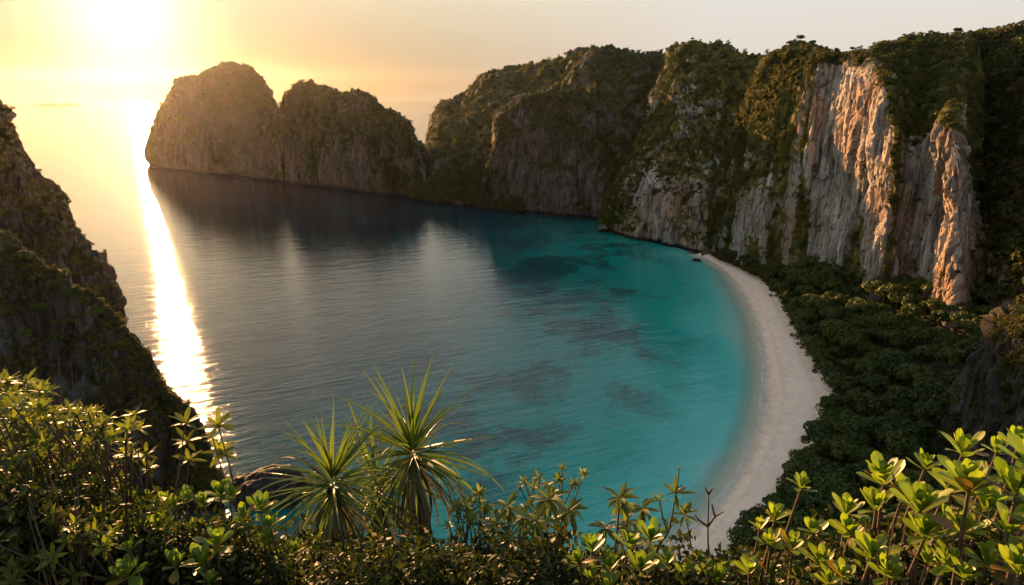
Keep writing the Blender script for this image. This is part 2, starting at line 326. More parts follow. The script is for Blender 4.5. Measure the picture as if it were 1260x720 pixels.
def d2veg(Vv, tu, tv):
    v = np.where(tv > 3., .45, 0.) + sstep(10.5, 7.5, tu) * .55 * sstep(1.6, 2.3, tv)
    v += np.where((tu > 9) & (tv < 3), -.28, 0.) + np.where((tv > 3) & (tu > 12), .3, 0)
    strip = noise(np.c_[tu * 1.15 + tv * .10, tv * .16, np.zeros(len(tu))], 5) + .4 * noise(np.c_[tu * 3.1, tv * .5, np.zeros(len(tu))], 9)     # plants follow the gullies
    v = v + sstep(.10, .34, strip) * .62 + sstep(2.0, 1.2, tv) * sstep(-.25, .25, strip) * .35
    return v - np.where(tv < 1.8, .08, 0)
landform('cliff', lower(D2, 6), 640, 400, M_rock, (2.2, 3.2, .6), (34, 9, 2.), 0., 61, 'tall fluted limestone cliff glowing in the low sun above the beach', key='D2', veg_fn=d2veg, zflute=4.5, smooth=False)
E_ = []
for (bx, by, br), (ex, ey, es), (tx, ty, ts) in [((1180, 335, 330), (1186, 220, 15), (1180, 60, 60)), ((1205, 340, 305), (1205, 225, 22), (1200, 47, 85)), ((1240, 350, 272), (1235, 215, 32), (1232, 45, 100)), ((1290, 360, 240), (1285, 200, 40), (1275, 47, 110)), ((1350, 390, 205), (1345, 200, 45), (1335, 46, 110)), ((1450, 430, 170), (1440, 220, 45), (1420, 60, 110)), ((1600, 480, 140), (1590, 250, 45), (1580, 90, 110)), ((1800, 520, 120), (1800, 300, 45), (1800, 180, 110))]:
    E_.append(column(Pp(bx, by, br), (ex, ey, es), (tx, ty, ts), 120))
landform('hill', lower(E_, 11), 260, 200, M_rock, (6, 3, 1.2), (40, 10, 3), .42, 71, 'steep forested hillside closing the beach valley', key='E', tide=False)
Fs = []
for (bx, by, br), (tx, ty, ts) in [((1146, 585, 168), (1150, 562, 4)), ((1155, 590, 164), (1163, 520, 10)), ((1172, 595, 160), (1186, 472, 14)), ((1190, 598, 156), (1203, 441, 16)), ((1205, 600, 152), (1217, 424, 18)), ((1220, 600, 148), (1227, 402, 18)), ((1240, 600, 145), (1241, 393, 20)), ((1265, 600, 140), (1262, 397, 22)), ((1300, 600, 135), (1300, 385, 24)), ((1360, 600, 130), (1360, 350, 26)), ((1450, 620, 120), (1450, 330, 30))]:
    b = Pp(bx, by, br); Fs.append(column(b, (bx + (tx - bx) * .6, by + (ty - by) * .6, ts * .4), (tx, ty, ts), 40, z0=b[2] - 15))
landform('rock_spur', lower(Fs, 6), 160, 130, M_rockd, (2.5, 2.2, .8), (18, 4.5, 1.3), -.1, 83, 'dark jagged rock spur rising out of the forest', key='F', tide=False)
Gl = []
for bx, by, tx, ty, sb in [(-260, 430, -260, 40, 60), (-130, 432, -130, 75, 45), (-60, 434, -60, 100, 35), (-15, 436, -12, 112, 30), (2, 438, 2, 128, 26), (8, 438, 8, 150, 24), (22, 440, 20, 168, 24), (38, 440, 35, 203, 22), (66, 440, 65, 232, 20), (86, 440, 85, 257, 18), (106, 440, 105, 290, 16), (124, 440, 122, 311, 14), (137, 440, 134, 340, 12), (148, 440, 146, 370, 9), (158, 440, 154, 402, 5), (166, 440, 163, 428, 2)]:
    Gl.append(cB(bx, by, bx * .4 + tx * .6, by * .45 + ty * .55, sb * .35, tx, ty, sb, 0., 45))
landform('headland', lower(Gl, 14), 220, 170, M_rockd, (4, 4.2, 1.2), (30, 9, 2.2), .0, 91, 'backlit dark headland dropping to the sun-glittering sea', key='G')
Hl = []
for bx, by, tx, ty, sb in [(-330, 640, -300, 190, 25), (-150, 640, -120, 255, 18), (-50, 640, -40, 285, 10), (10, 640, 2, 303, 2), (40, 640, 30, 322, 2), (70, 640, 62, 347, 3), (105, 640, 98, 363, 4), (135, 640, 128, 388, 5), (160, 640, 157, 421, 6), (188, 640, 186, 452, 6), (212, 638, 211, 490, 6), (232, 636, 231, 521, 5), (252, 634, 250, 560, 4), (264, 632, 263, 590, 3), (276, 630, 272, 612, 1)]:
    Hl.append(cB(bx, by, bx * .45 + tx * .55, by * .45 + ty * .55, sb * .3, tx, ty, sb, 0., 22))
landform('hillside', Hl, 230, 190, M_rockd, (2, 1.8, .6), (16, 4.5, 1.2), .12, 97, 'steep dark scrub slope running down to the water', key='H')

# ------------------------------------------------------------------ sea
SHORE = np.array([Gp(*p)[:2] for p in [(856, 313), (868, 318), (893, 334), (912, 358), (926, 385), (935, 412), (940, 440), (942, 465), (941, 490), (936, 520), (926, 550), (911, 582), (893, 610), (868, 640), (835, 668), (790, 695), (735, 725)]])
EDGE = np.array([Gp(*p, 2.)[:2] for p in [(872, 311), (893, 319), (930, 336), (957, 362), (972, 388), (986, 412), (1000, 437), (1014, 462), (1029, 484), (1020, 520), (1006, 552), (990, 580), (968, 610), (942, 645), (912, 690), (885, 725), (850, 765)]])
def poly_dist(P2, line):
    a, b = line[:-1], line[1:]; best = np.full(len(P2), 1e9)
    for p, q in zip(a, b):
        d = q - p; t = np.clip(((P2 - p) @ d) / (d @ d), 0, 1); best = np.minimum(best, np.linalg.norm(P2 - p - t[:, None] * d, axis=1))
    return best
gx = np.concatenate([-np.geomspace(4500, 270, 28), np.arange(-260, 220, 3.), np.geomspace(230, 4500, 28)])
gy = np.concatenate([-np.geomspace(3000, 20, 12), np.arange(-10, 640, 3.), np.geomspace(650, 4500, 34)])
XX, YY = np.meshgrid(gx, gy, indexing='ij'); SV = np.stack([XX, YY, np.zeros_like(XX)], -1)
fl2 = SV.reshape(-1, 3)[:, :2]; sd = poly_dist(fl2, SHORE)
me = raw_mesh('sea', SV, grid_quads(len(gx), len(gy))); attr(me, 'shore', sd); 
deff = sd * (1 + .55 * sstep(40, -120, fl2[:, 0])) + 14 * fbm(np.c_[fl2 / 60., np.zeros(len(fl2))], 3, 5); attr(me, 'deep', np.clip(deff, 0, 1000) / 400.)
m, t, o, N = mat('sea_water'); M_sea = m
g = N('ShaderNodeNewGeometry'); P_ = g.outputs['Position']
dp = N('ShaderNodeAttribute', attribute_name='deep'); sh = N('ShaderNodeAttribute', attribute_name='shore')
c = ramp(N, dp.outputs['Fac'], [(0., (.34, .44, .36)), (.025, (.09, .44, .38)), (.07, (.002, .275, .225)), (.17, (.0003, .155, .130)), (.36, (.0005, .052, .058)), (.65, (.003, .014, .022)), (1., (.004, .010, .016))])
rf = N('ShaderNodeTexNoise', {'Vector': P_, 'Scale': .024, 'Detail': 9., 'Roughness': .68, 'Distortion': .4})
rfm = N('ShaderNodeMapRange', {0: rf.outputs['Fac'], 1: .475, 2: .56, 3: 0., 4: .8})
rgt = N('ShaderNodeMapRange', {0: sh.outputs['Fac'], 1: 14., 2: 45., 3: 0., 4: 1.})
rr = N('ShaderNodeMath', {0: rfm.outputs[0], 1: rgt.outputs[0]}, operation='MULTIPLY')
c = mixc(N, rr.outputs[0], c, (.002, .036, .042))                    # reef patches on the bottom
def wave(scale, stretch, rot, detail, rough=.55):
    mp_ = N('ShaderNodeMapping', {0: P_, 'Rotation': (0, 0, rot), 'Scale': (1 / scale, 1 / (scale * stretch), 1 / scale)}, vector_type='TEXTURE')   # crests lie across the sun's bearing
    return N('ShaderNodeTexNoise', {'Vector': mp_.outputs[0], 'Scale': 1., 'Detail': detail, 'Roughness': rough, 'Distortion': .3}).outputs['Fac']
w1 = wave(.075, 4.6, R(25), 5., .62); w2 = wave(.022, 4.5, R(18), 3.); w3 = wave(.36, 3.6, R(31), 4., .6)
sy = N('ShaderNodeSeparateXYZ', {0: P_}); br = N('ShaderNodeMapRange', {0: sy.outputs[1], 1: 125., 2: 340., 3: 1.45, 4: .46})   # a breeze roughens the inner bay
hw = lambda w_: N('ShaderNodeMath', {0: w_, 1: br.outputs[0]}, operation='MULTIPLY').outputs[0]
b1 = N('ShaderNodeBump', {'Height': hw(w2), 'Strength': 1., 'Distance': .28})
b2 = N('ShaderNodeBump', {'Height': hw(w1), 'Strength': 1., 'Distance': .27, 'Normal': b1.outputs[0]})
b3 = N('ShaderNodeBump', {'Height': hw(w3), 'Strength': 1., 'Distance': .06, 'Normal': b2.outputs[0]})
p = N('ShaderNodeBsdfPrincipled', {'Base Color': c, 'Roughness': .05, 'IOR': 1.33, 'Specular IOR Level': .32, 'Normal': b3.outputs[0]})
tr = N('ShaderNodeBsdfTransparent', {'Color': (.93, 1., .98, 1)})
al = N('ShaderNodeMapRange', {0: sh.outputs['Fac'], 1: .2, 2: 8., 3: .05, 4: 1.})
mx = N('ShaderNodeMixShader', {0: al.outputs[0], 1: tr.outputs[0], 2: p.outputs[0]})
fn = N('ShaderNodeTexNoise', {'Vector': P_, 'Scale': .07, 'Detail': 6., 'Roughness': .6}); fo = N('ShaderNodeMath', {0: fn.outputs['Fac'], 1: -3., 2: 1.7}, operation='MULTIPLY_ADD')
fs = N('ShaderNodeMath', {0: sh.outputs['Fac'], 1: fo.outputs[0]}, operation='ADD'); fa = N('ShaderNodeMath', {0: fs.outputs[0], 1: 1.}, operation='SUBTRACT'); fb = N('ShaderNodeMath', {0: fa.outputs[0]}, operation='ABSOLUTE')
ff = N('ShaderNodeMapRange', {0: fb.outputs[0], 1: .1, 2: .7, 3: .28, 4: 0.}); fd = N('ShaderNodeBsdfDiffuse', {'Color': (.85, .87, .86, 1)})
mf = N('ShaderNodeMixShader', {0: ff.outputs[0], 1: mx.outputs[0], 2: fd.outputs[0]}); t.links.new(mf.outputs[0], o.inputs[0])            # a thin broken line of foam
sea = link('sea', me, M_sea); tag(sea, 'sea of the bay, turquoise along the sand and silver under the sun', None, None, 'structure')

# ------------------------------------------------------------------ beach and valley floor
m, t, o, N = mat('beach_sand'); M_sand = m
g = N('ShaderNodeNewGeometry'); P_ = g.outputs['Position']; ba = N('ShaderNodeAttribute', attribute_name='beach')
n1 = N('ShaderNodeTexNoise', {'Vector': P_, 'Scale': .35, 'Detail': 8., 'Roughness': .7}); n2 = N('ShaderNodeTexNoise', {'Vector': P_, 'Scale': 2.2, 'Detail': 4., 'Roughness': .7})
c = ramp(N, n1.outputs['Fac'], [(.3, (.74, .55, .41)), (.7, (.92, .71, .55))])
bn = N('ShaderNodeMath', {0: n1.outputs['Fac'], 1: .36}, operation='MULTIPLY'); bs = N('ShaderNodeMath', {0: ba.outputs['Fac'], 1: bn.outputs[0]}, operation='ADD')
wt = ramp(N, bs.outputs[0], [(.0, (.9, .88, .85)), (.17, (.72, .69, .66)), (.30, (.92, .9, .88)), (.42, (1., 1., 1.)), (.5, (.90, .88, .86)), (.56, (1., 1., 1.)), (.8, (1., 1., 1.)), (.9, (.88, .85, .82)), (1., (1., .98, .96))])
c = mixc(N, 1., c, wt, 'MULTIPLY')
sp = N('ShaderNodeMapRange', {0: n2.outputs['Fac'], 1: .66, 2: .74, 3: 0., 4: .5}); c = mixc(N, sp.outputs[0], c, (.22, .17, .13))
bb = N('ShaderNodeBump', {'Height': n2.outputs['Fac'], 'Strength': .7, 'Distance': .25})
p = N('ShaderNodeBsdfPrincipled', {'Base Color': c, 'Roughness': .9, 'Specular IOR Level': .2, 'Normal': bb.outputs[0]}); t.links.new(p.outputs[0], o.inputs[0])
cols = []
for s_, e_ in zip(SHORE, EDGE):
    d = (e_ - s_) / max(np.linalg.norm(e_ - s_), 1e-6)
    cols.append([[*(s_ - d * 40), -5.], [*(s_ - d * 9), -.9], [*s_, -.02], [*(s_ * .7 + e_ * .3), .75], [*(s_ * .3 + e_ * .7), 1.55], [*e_, 2.0], [*(e_ + d * 9), 2.2]])
BV = catmull(np.array(cols, float), np.linspace(0, len(cols) - 1, 260)); tv = np.linspace(0, 6, 70)
BV = np.transpose(catmull(np.transpose(BV, (1, 0, 2)), tv), (1, 0, 2)); b2_ = BV.reshape(-1, 3)
cusp = fbm(np.c_[b2_[:, :2] / 14., np.zeros(len(b2_))], 3, 3); b2_[:, 2] += cusp * .16
me = raw_mesh('beach', b2_, grid_quads(260, 70)); attr(me, 'beach', np.tile((tv - 2) / 3, 260))
tag(link('beach', me, M_sand), 'pale pink crescent of sand between lagoon and forest', None, None, 'structure')

INL = [Gp(882, 314, 3), Gp(905, 322, 4), Gp(945, 338, 5), Wx(985, 140, 8), Wx(1010, 150, 12), Wx(1050, 152, 17), Wx(1090, 155, 20), Wx(1130, 160, 22), Wx(1180, 165, 24), Pp(1260, 360, 275), Pp(1330, 390, 230), Pp(1380, 430, 195), Pp(1420, 480, 170), Pp(1450, 540, 145), Pp(1480, 600, 120), Pp(1500, 680, 105), Pp(1520, 760, 95)]
cols = []
for e_, q in zip(EDGE, INL):
    s_ = np.array([*e_, 1.6]); q = np.array(q); a = s_ + (q - s_) * .12; a[2] = 2.6; b = s_ * .5 + q * .5; b[2] = 2.4 + (q[2] - 2.4) * .34
    e2 = q + (q - s_) * .35; e2[2] = q[2] + min(10., .16 * np.linalg.norm(q - s_))
    cols.append([s_, a, b, q, e2])
VF = catmull(np.array(cols, float), np.linspace(0, len(cols) - 1, 120)); tvf = np.linspace(0, 4, 80)
VF = np.transpose(catmull(np.transpose(VF, (1, 0, 2)), tvf), (1, 0, 2)); vf = VF.reshape(-1, 3); vf[:, 2] += fbm(vf / 18., 3, 8) * 1.3 * np.tile(sstep(0, 1.2, tvf), 120)
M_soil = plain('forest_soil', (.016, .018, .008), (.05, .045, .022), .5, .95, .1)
tag(link('valley_floor', raw_mesh('valley_floor', VF, grid_quads(120, 80)), M_soil), 'shaded forest floor rising from the beach to the cliffs', None, None, 'structure')

# ------------------------------------------------------------------ leafy crowns
def leaf_cards(centers, radii, n, size, seed, flat=.75, up=.35):
    r = np.random.default_rng(seed); k = len(centers); w_ = radii ** 2; idx = r.choice(k, n, p=w_ / w_.sum())
    d = r.normal(size=(n, 3)); d[:, 2] += up; d /= np.linalg.norm(d, axis=1, keepdims=True)
    rad = radii[idx] * (.72 + .33 * r.random(n) ** .6); c_ = centers[idx] + d * rad[:, None] * np.array([1, 1, flat])
    nn = d + r.normal(size=(n, 3)) * .55; nn /= np.linalg.norm(nn, axis=1, keepdims=True)
    a = np.cross(nn, r.normal(size=(n, 3))); a /= np.linalg.norm(a, axis=1, keepdims=True); b = np.cross(nn, a)
    s = size * (.6 + .8 * r.random(n)); L, W_ = (a * s[:, None]), (b * s[:, None] * .55)
    V = np.stack([c_ - L, c_ + W_ - nn * s[:, None] * .12, c_ + L, c_ - W_ - nn * s[:, None] * .12], 1)
    return V.reshape(-1, 3), np.arange(n * 4).reshape(-1, 4)
def crown_mesh(name, seed, rad, height, lobes, n, size, flat=.75, hollow=True):
    r = np.random.default_rng(seed); cs = []; rs = []
    for k in range(lobes):
        a = k * 2.4 + r.random(); q = math.sqrt((k + .5) / lobes) * .72; rr = rad * r.uniform(.26, .42)
        cs.append([math.cos(a) * q * rad, math.sin(a) * q * rad, height * (.62 - .42 * q * q + r.uniform(-.1, .12))]); rs.append(rr)
    V, Q = leaf_cards(np.array(cs), np.array(rs), n, size, seed + 1, flat)
    return raw_mesh(name, V, Q, smooth=False)
def tube(pts, rad, sides=6):
    pts = np.array(pts, float); n = len(pts); V = []; tg = np.gradient(pts, axis=0)
    for i in range(n):
        t_ = tg[i] / max(np.linalg.norm(tg[i]), 1e-9); u = np.cross(t_, [.31, .87, .22] if abs(t_[2]) > .8 else [0, 0, 1]); u /= np.linalg.norm(u); v = np.cross(t_, u)
        a = np.arange(sides) / sides * 2 * math.pi; V.append(pts[i] + rad[i] * (np.cos(a)[:, None] * u + np.sin(a)[:, None] * v))
    V = np.concatenate(V); Q = [[i * sides + j, i * sides + (j + 1) % sides, (i + 1) * sides + (j + 1) % sides, (i + 1) * sides + j] for i in range(n - 1) for j in range(sides)]
    return V, np.array(Q)
def join(parts):
    V = []; Q = []; o_ = 0
    for v, q in parts: V.append(v); Q.append(q + o_); o_ += len(v)
    return np.concatenate(V), np.concatenate(Q)
def trunk_mesh(name, seed, h, r0, limbs, rad):
    r = np.random.default_rng(seed); lean = r.normal(size=2) * .25
    pts = [[lean[0] * (z / h) ** 2 * 2, lean[1] * (z / h) ** 2 * 2, z] for z in np.linspace(-.8, h, 6)]; ps = [tube(pts, np.linspace(r0, r0 * .45, 6))]
    for k in range(limbs):
        a = k * 2.4 + r.random(); s = np.array(pts[3 + k % 2]); e_ = s + np.array([math.cos(a) * rad * .6, math.sin(a) * rad * .6, h * .35])
        m_ = (s + e_) / 2 + np.array([0, 0, -.2]); ps.append(tube([s, m_, e_], [r0 * .4, r0 * .28, r0 * .12], 5))
    V, Q = join(ps); return raw_mesh(name, V, Q)
TREES = []
for k in range(5):
    rad = [4.2, 5., 3.6, 5.6, 4.6][k]; hh = [5.6, 5.4, 5.8, 5.8, 6.6][k]
    cm_ = crown_mesh('crown', 100 + k, rad, hh, 8 + k, 1700, .40); cm_.materials.append(M_tree)
    tm = trunk_mesh('trunk', 200 + k, 4.6, .22, 5, rad); tm.materials.append(M_bark); TREES.append((cm_, tm, rad))
def tree(k, loc, s, rz, label, group, cat='tree', name='broadleaf_tree', th=2.6):
    e_ = bpy.data.objects.new(name, None); COL.objects.link(e_); e_.location = loc; e_.rotation_euler = (0, 0, rz); e_.scale = (s, s, s)
    tag(e_, label, cat, group); cm_, tm, _ = TREES[k]
    a = link('trunk', tm, None, e_); b = link('crown', cm_, None, e_); b.location = (0, 0, th)
    return e_
def project(Vp):
    d = Vp - np.array([0, 0, H]); dep = d[:, 1] * CP - d[:, 2] * SP; up = d[:, 1] * SP + d[:, 2] * CP
    return 630 + F * d[:, 0] / dep, 360 - F * up / dep, dep

# scatter of undergrowth by geometry nodes (uncountable scrub)
BUSH = []
for k in range(4):
    r = np.random.default_rng(300 + k); n_ = 4 + k; cs = r.normal(size=(n_, 3)) * np.array([.36, .36, .18]); rs = r.uniform(.34, .58, n_)
    V, Q = leaf_cards(cs + [0, 0, .2], rs, 230, .15, 310 + k, .8); me = raw_mesh('bush_leaves', V, Q, smooth=False); me.materials.append(M_bush)
    BUSH.append(me)
def scatter(name, pts, scl, nrm, meshes, label, seed=0):
    r = np.random.default_rng(seed); n_ = len(pts)
    me = bpy.data.meshes.new(name); me.vertices.add(n_); me.vertices.foreach_set('co', np.asarray(pts, np.float32).ravel())
    attr(me, 'scl', scl); a = me.attributes.new('idx', 'INT', 'POINT'); a.data.foreach_set('value', r.integers(0, len(meshes), n_).astype(np.int32))
    rot = np.stack([nrm[:, 1] * -.5, nrm[:, 0] * .5, r.random(n_) * 6.28], -1); a = me.attributes.new('rot', 'FLOAT_VECTOR', 'POINT'); a.data.foreach_set('vector', rot.astype(np.float32).ravel())
    o_ = link(name, me); ng = bpy.data.node_groups.new(name, 'GeometryNodeTree'); ng.interface.new_socket('Geometry', in_out='INPUT', socket_type='NodeSocketGeometry'); ng.interface.new_socket('Geometry', in_out='OUTPUT', socket_type='NodeSocketGeometry')
    L = ng.links.new; gi = ng.nodes.new('NodeGroupInput'); go = ng.nodes.new('NodeGroupOutput'); ip = ng.nodes.new('GeometryNodeInstanceOnPoints'); jn = ng.nodes.new('GeometryNodeJoinGeometry')
    for mm in reversed(meshes):
        key = 'scatter_' + mm.name; so_ = bpy.data.objects.get(key) or bpy.data.objects.new(key, mm)
        oi = ng.nodes.new('GeometryNodeObjectInfo'); oi.inputs['Object'].default_value = so_; oi.inputs['As Instance'].default_value = True; L(oi.outputs['Geometry'], jn.inputs[0])
    def na(n, ty):
        q = ng.nodes.new('GeometryNodeInputNamedAttribute'); q.data_type = ty; q.inputs[0].default_value = n; return q.outputs[0]
    L(gi.outputs[0], ip.inputs['Points']); L(jn.outputs[0], ip.inputs['Instance']); ip.inputs['Pick Instance'].default_value = True
    L(na('idx', 'INT'), ip.inputs['Instance Index']); L(na('rot', 'FLOAT_VECTOR'), ip.inputs['Rotation']); L(na('scl', 'FLOAT'), ip.inputs['Scale']); L(ip.outputs[0], go.inputs[0])
    md = o_.modifiers.new('scatter', 'NODES'); md.node_group = ng; tag(o_, label, None, None, 'stuff'); return o_
def scatter_on(lf, n_, lo, hi, label, thr=.62, seed=0, name='scrub', extra=None):
    V, Nn, veg, front, _ = VEGPTS[lf]; px, py, dep = project(V)
    ok = front & (veg > thr) & (px > -60) & (px < 1330) & (V[:, 2] > 2.5)
    if extra is not None: ok &= extra(V, Nn, px, py)
    ids = np.flatnonzero(ok); r = np.random.default_rng(seed)
    if not len(ids): return
    ids = r.choice(ids, min(n_, len(ids)), replace=False); s = lo + (hi - lo) * r.random(len(ids)) ** 2
    scatter(name, V[ids] + Nn[ids] * .1, s, Nn[ids], BUSH, label, seed)

# ------------------------------------------------------------------ scrub on the cliffs
for key, n_, lo, hi, lab, thr in [('A', 1500, 1.2, 3., 'scrub growing on the hazy island in front of the sun', .55), ('B', 1600, 1.2, 3., 'scrub growing on the lower hazy island', .55), ('C', 3600, 1.3, 3.4, 'scrub covering the headland behind the bay', .5), ('C2', 1500, 1.1, 2.6, 'scrub clinging to the grey buttress', .55), ('C3', 1200, 1.8, 4., 'scrub covering the low shelf at the headland foot', .5),
        ('D1', 3200, .7, 2.1, 'golden scrub clinging to the mossy cliff ramp', .6), ('D2', 4200, .7, 2.4, 'scrub clinging to the ledges and top of the lit cliff', .62), ('E', 4600, 2.4, 5.5, 'dense dark scrub and trees over the forested hillside', .45), ('F', 260, .7, 1.9, 'scrub in the cracks of the dark rock spur', .66), ('G', 900, .6, 1.8, 'scrub on the backlit headland', .58)]:
    scatter_on(key, n_, lo, hi, lab, thr, hash(key) % 7 + n_, 'scrub')
scatter_on('H', 2200, .35, 1.2, 'low scrub over the steep dark slope', .45, 12, 'scrub')

# ------------------------------------------------------------------ forest behind the beach
r = np.random.default_rng(5); flat_ids = []; grid = np.arange(120 * 80).reshape(120, 80)
cand = r.random((9000, 2)) * [118, 62]
pos = []
for u_, v_ in cand:
    i, j = int(u_), int(v_); fu, fv = u_ - i, v_ - j
    q = (VF[i, j] * (1 - fu) + VF[i + 1, j] * fu) * (1 - fv) + (VF[i, j + 1] * (1 - fu) + VF[i + 1, j + 1] * fu) * fv
    if v_ < 1.0: continue
    pos.append((*q, v_))
pos = np.array(pos); px, py, dep = project(pos[:, :3] + [0, 0, 4]); keep = []
ok = (px > 860) & (px < 1340) & (py < 760) & (dep > 60) & ~((px > 1140) & (dep < 160))
for i in np.flatnonzero(ok):
    q = pos[i]; dmin = 5.4 if q[3] > 4 else 3.6
    if all((q[0] - k[0]) ** 2 + (q[1] - k[1]) ** 2 > dmin ** 2 for k in keep): keep.append(q)
keep = np.array(keep)
px, py, dep = project(keep[:, :3] + [0, 0, 4]); vis = (px > 880) & (px < 1290) & (py < 735)
order = np.argsort(np.where(vis, dep, 1e6)); far = []
edge_d = poly_dist(keep[:, :2], EDGE)
for n_, i in enumerate(order):
    q = keep[i]; s = r.uniform(.55, 1.28) * (.78 if edge_d[i] < 6 else 1.)
    if n_ < 300:
        if edge_d[i] < 6: lab, grp = ('stunted' if s < .62 else 'spreading' if s > .84 else 'low dense') + ' green tree at the edge of the sand', 'trees along the sand'
        else:
            sz = 'broad-crowned' if s > 1.05 else 'small' if s < .75 else 'middling'; qx, qy, _ = project(q[None, :3])
            wh = 'at the foot of the tall fluted cliff' if q[3] > 44 and q[1] > 205 else 'below the dark rock spur' if qx[0] > 1130 and qy[0] > 450 else 'in the heart of the beach forest'
            lab, grp = sz + ' dark green tree ' + wh, 'trees of the beach forest'
        tree(int(r.integers(0, 5)), q[:3], s, r.random() * 6.28, lab, grp)
    else: far.append((q[:3], s))
if far:
    scatter('forest', np.array([f[0] + [0, 0, 2.6 * f[1]] for f in far]), np.array([f[1] for f in far]), np.zeros((len(far), 3)), [t_[0] for t_ in TREES], 'unbroken dark forest canopy below the cliffs', 9)

# understorey between the trunks
uu = r.random((2600, 2)) * [118, 76]; ui = uu.astype(int); ups = VF[ui[:, 0], np.maximum(ui[:, 1], 4)] + np.c_[r.normal(size=(2600, 2)) * .8, np.zeros(2600)]
upx, upy, udp = project(ups); kk = (upx > 880) & (upx < 1330); scatter('understorey', ups[kk], r.uniform(1.1, 2.6, kk.sum()), np.zeros((kk.sum(), 3)), BUSH, 'dense understorey between the trees of the beach forest', 15)

# small trees that stand out on the skyline of the near cliffs
for key, pxs, lab, grp in [('D1', (838, 851, 872), 'tiny umbrella-shaped tree on the skyline of the mossy cliff ramp', 'skyline trees of the mossy cliff'), ('D2', (968, 984, 1003, 1019, 1047, 1074, 1113, 1148, 1180), 'small umbrella-shaped tree on the skyline of the tall fluted cliff', 'skyline trees of the fluted cliff'), ('E', (1204, 1226, 1250), 'small tree on the skyline of the forested hillside', 'skyline trees of the hillside')]:
    V, Nn, veg, front, _ = VEGPTS[key]; vx, vy, vd = project(V)
    for q in pxs:
        ids = np.flatnonzero(np.abs(vx - q) < 2.5); i = ids[np.argmin(vy[ids])]
        tree(int(r.integers(0, 5)), V[i] - [0, 0, .5], r.uniform(.2, .5), r.random() * 6.28, lab, grp, name='skyline_tree', th=1.0)

# ------------------------------------------------------------------ rocks at the water
def boulder(name, loc, size, seed, material, label, cat='rock', sub=5):
    bm = bmesh.new(); bmesh.ops.create_icosphere(bm, subdivisions=sub, radius=1.); V = np.array([v.co[:] for v in bm.verts]); d = 1 + .34 * fbm(V * 1.1, 3, seed) + .30 * ridged(V * 2.3, 4, seed + 3) + .1 * fbm(V * 7, 3, seed + 5)
    V = V * d[:, None] * np.array(size)
    for v, c_ in zip(bm.verts, V): v.co = c_
    for f in bm.faces: f.smooth = True
    me = bpy.data.meshes.new(name); bm.to_mesh(me); bm.free(); attr(me, 'veg', np.full(len(V), -.5)); attr(me, 'wear', np.zeros(len(V)))
    o_ = link(name, me, material); o_.location = loc; return tag(o_, label, cat)
M_black = plain('black_rock', (.008, .007, .006), (.04, .035, .03), .8, .8, .5)
c_ = Gp(338, 607); boulder('sea_rock', (*c_[:2], .5), (7.2, 5., 4.6), 4, M_black, 'jagged black rock mass standing in the sea behind the spiky plants')
c_ = Gp(305, 604); boulder('sea_rock', (*c_[:2], .2), (4., 3.2, 3.), 9, M_black, 'smaller black rock in the sea beside the jagged rock mass')
c_ = Gp(857, 321); boulder('beach_rock', (*c_[:2], .2), (2.2, 1.6, 1.), 14, M_black, 'dark boulder at the waterline where the beach meets the cliff', sub=4)
# driftwood bleached on the sand
dw = Gp(1024, 484, 2.); ps = []
V, Q = join([tube([[-3.2, 0, .2], [-1., .3, .35], [1.2, 0, .3], [3.4, .5, .9]], [.12, .24, .2, .06], 8), tube([[.6, .1, .3], [1.6, -.9, .8], [2.4, -1.6, 1.6]], [.14, .1, .04], 6), tube([[-1.6, .2, .3], [-2.2, 1.1, .7], [-2.4, 1.9, 1.3]], [.12, .08, .03], 6)])
M_drift = plain('driftwood', (.38, .34, .30), (.55, .50, .45), 3., .9, .01)
o_ = link('driftwood', raw_mesh('driftwood', V, Q), M_drift); o_.location = dw; o_.rotation_euler = (0, 0, 2.2); tag(o_, 'bleached driftwood trunk lying on the sand by the forest edge', 'driftwood')
# far-off islands on the horizon
def far_isle(px0, px1, py, rng_, hgt, seed, label):
    a, b = Pp(px0, 124, rng_), Pp(px1, 124, rng_); n1, n2 = 60, 14; V = []
    for i in range(n1):
        f = i / (n1 - 1); c_ = a * (1 - f) + b * f; h_ = hgt * (math.sin(math.pi * f) ** .7) * (.7 + .5 * float(fbm(np.array([[f * 5, seed, 0.]]), 3, seed)[0]))
        for j in range(n2):
            g_ = j / (n2 - 1) * math.pi; V.append([c_[0] - math.cos(g_) * rng_ * .012 * c_[0] / rng_, c_[1] - math.cos(g_) * rng_ * .012, -2 + max(0, h_) * math.sin(g_)])
    o_ = link('distant_island', raw_mesh('distant_island', V, grid_quads(n1, n2)), M_rockf); tag(o_, label, None, None, 'structure')
    for k in ('veg', 'wear'): attr(o_.data, k, np.zeros(len(V)) + (.6 if k == 'veg' else 0))
far_isle(-60, 22, 124, 3900, 30, 2, 'faint blue island low on the horizon'); far_isle(36, 105, 124, 4200, 20, 6, 'fainter long island low on the horizon')

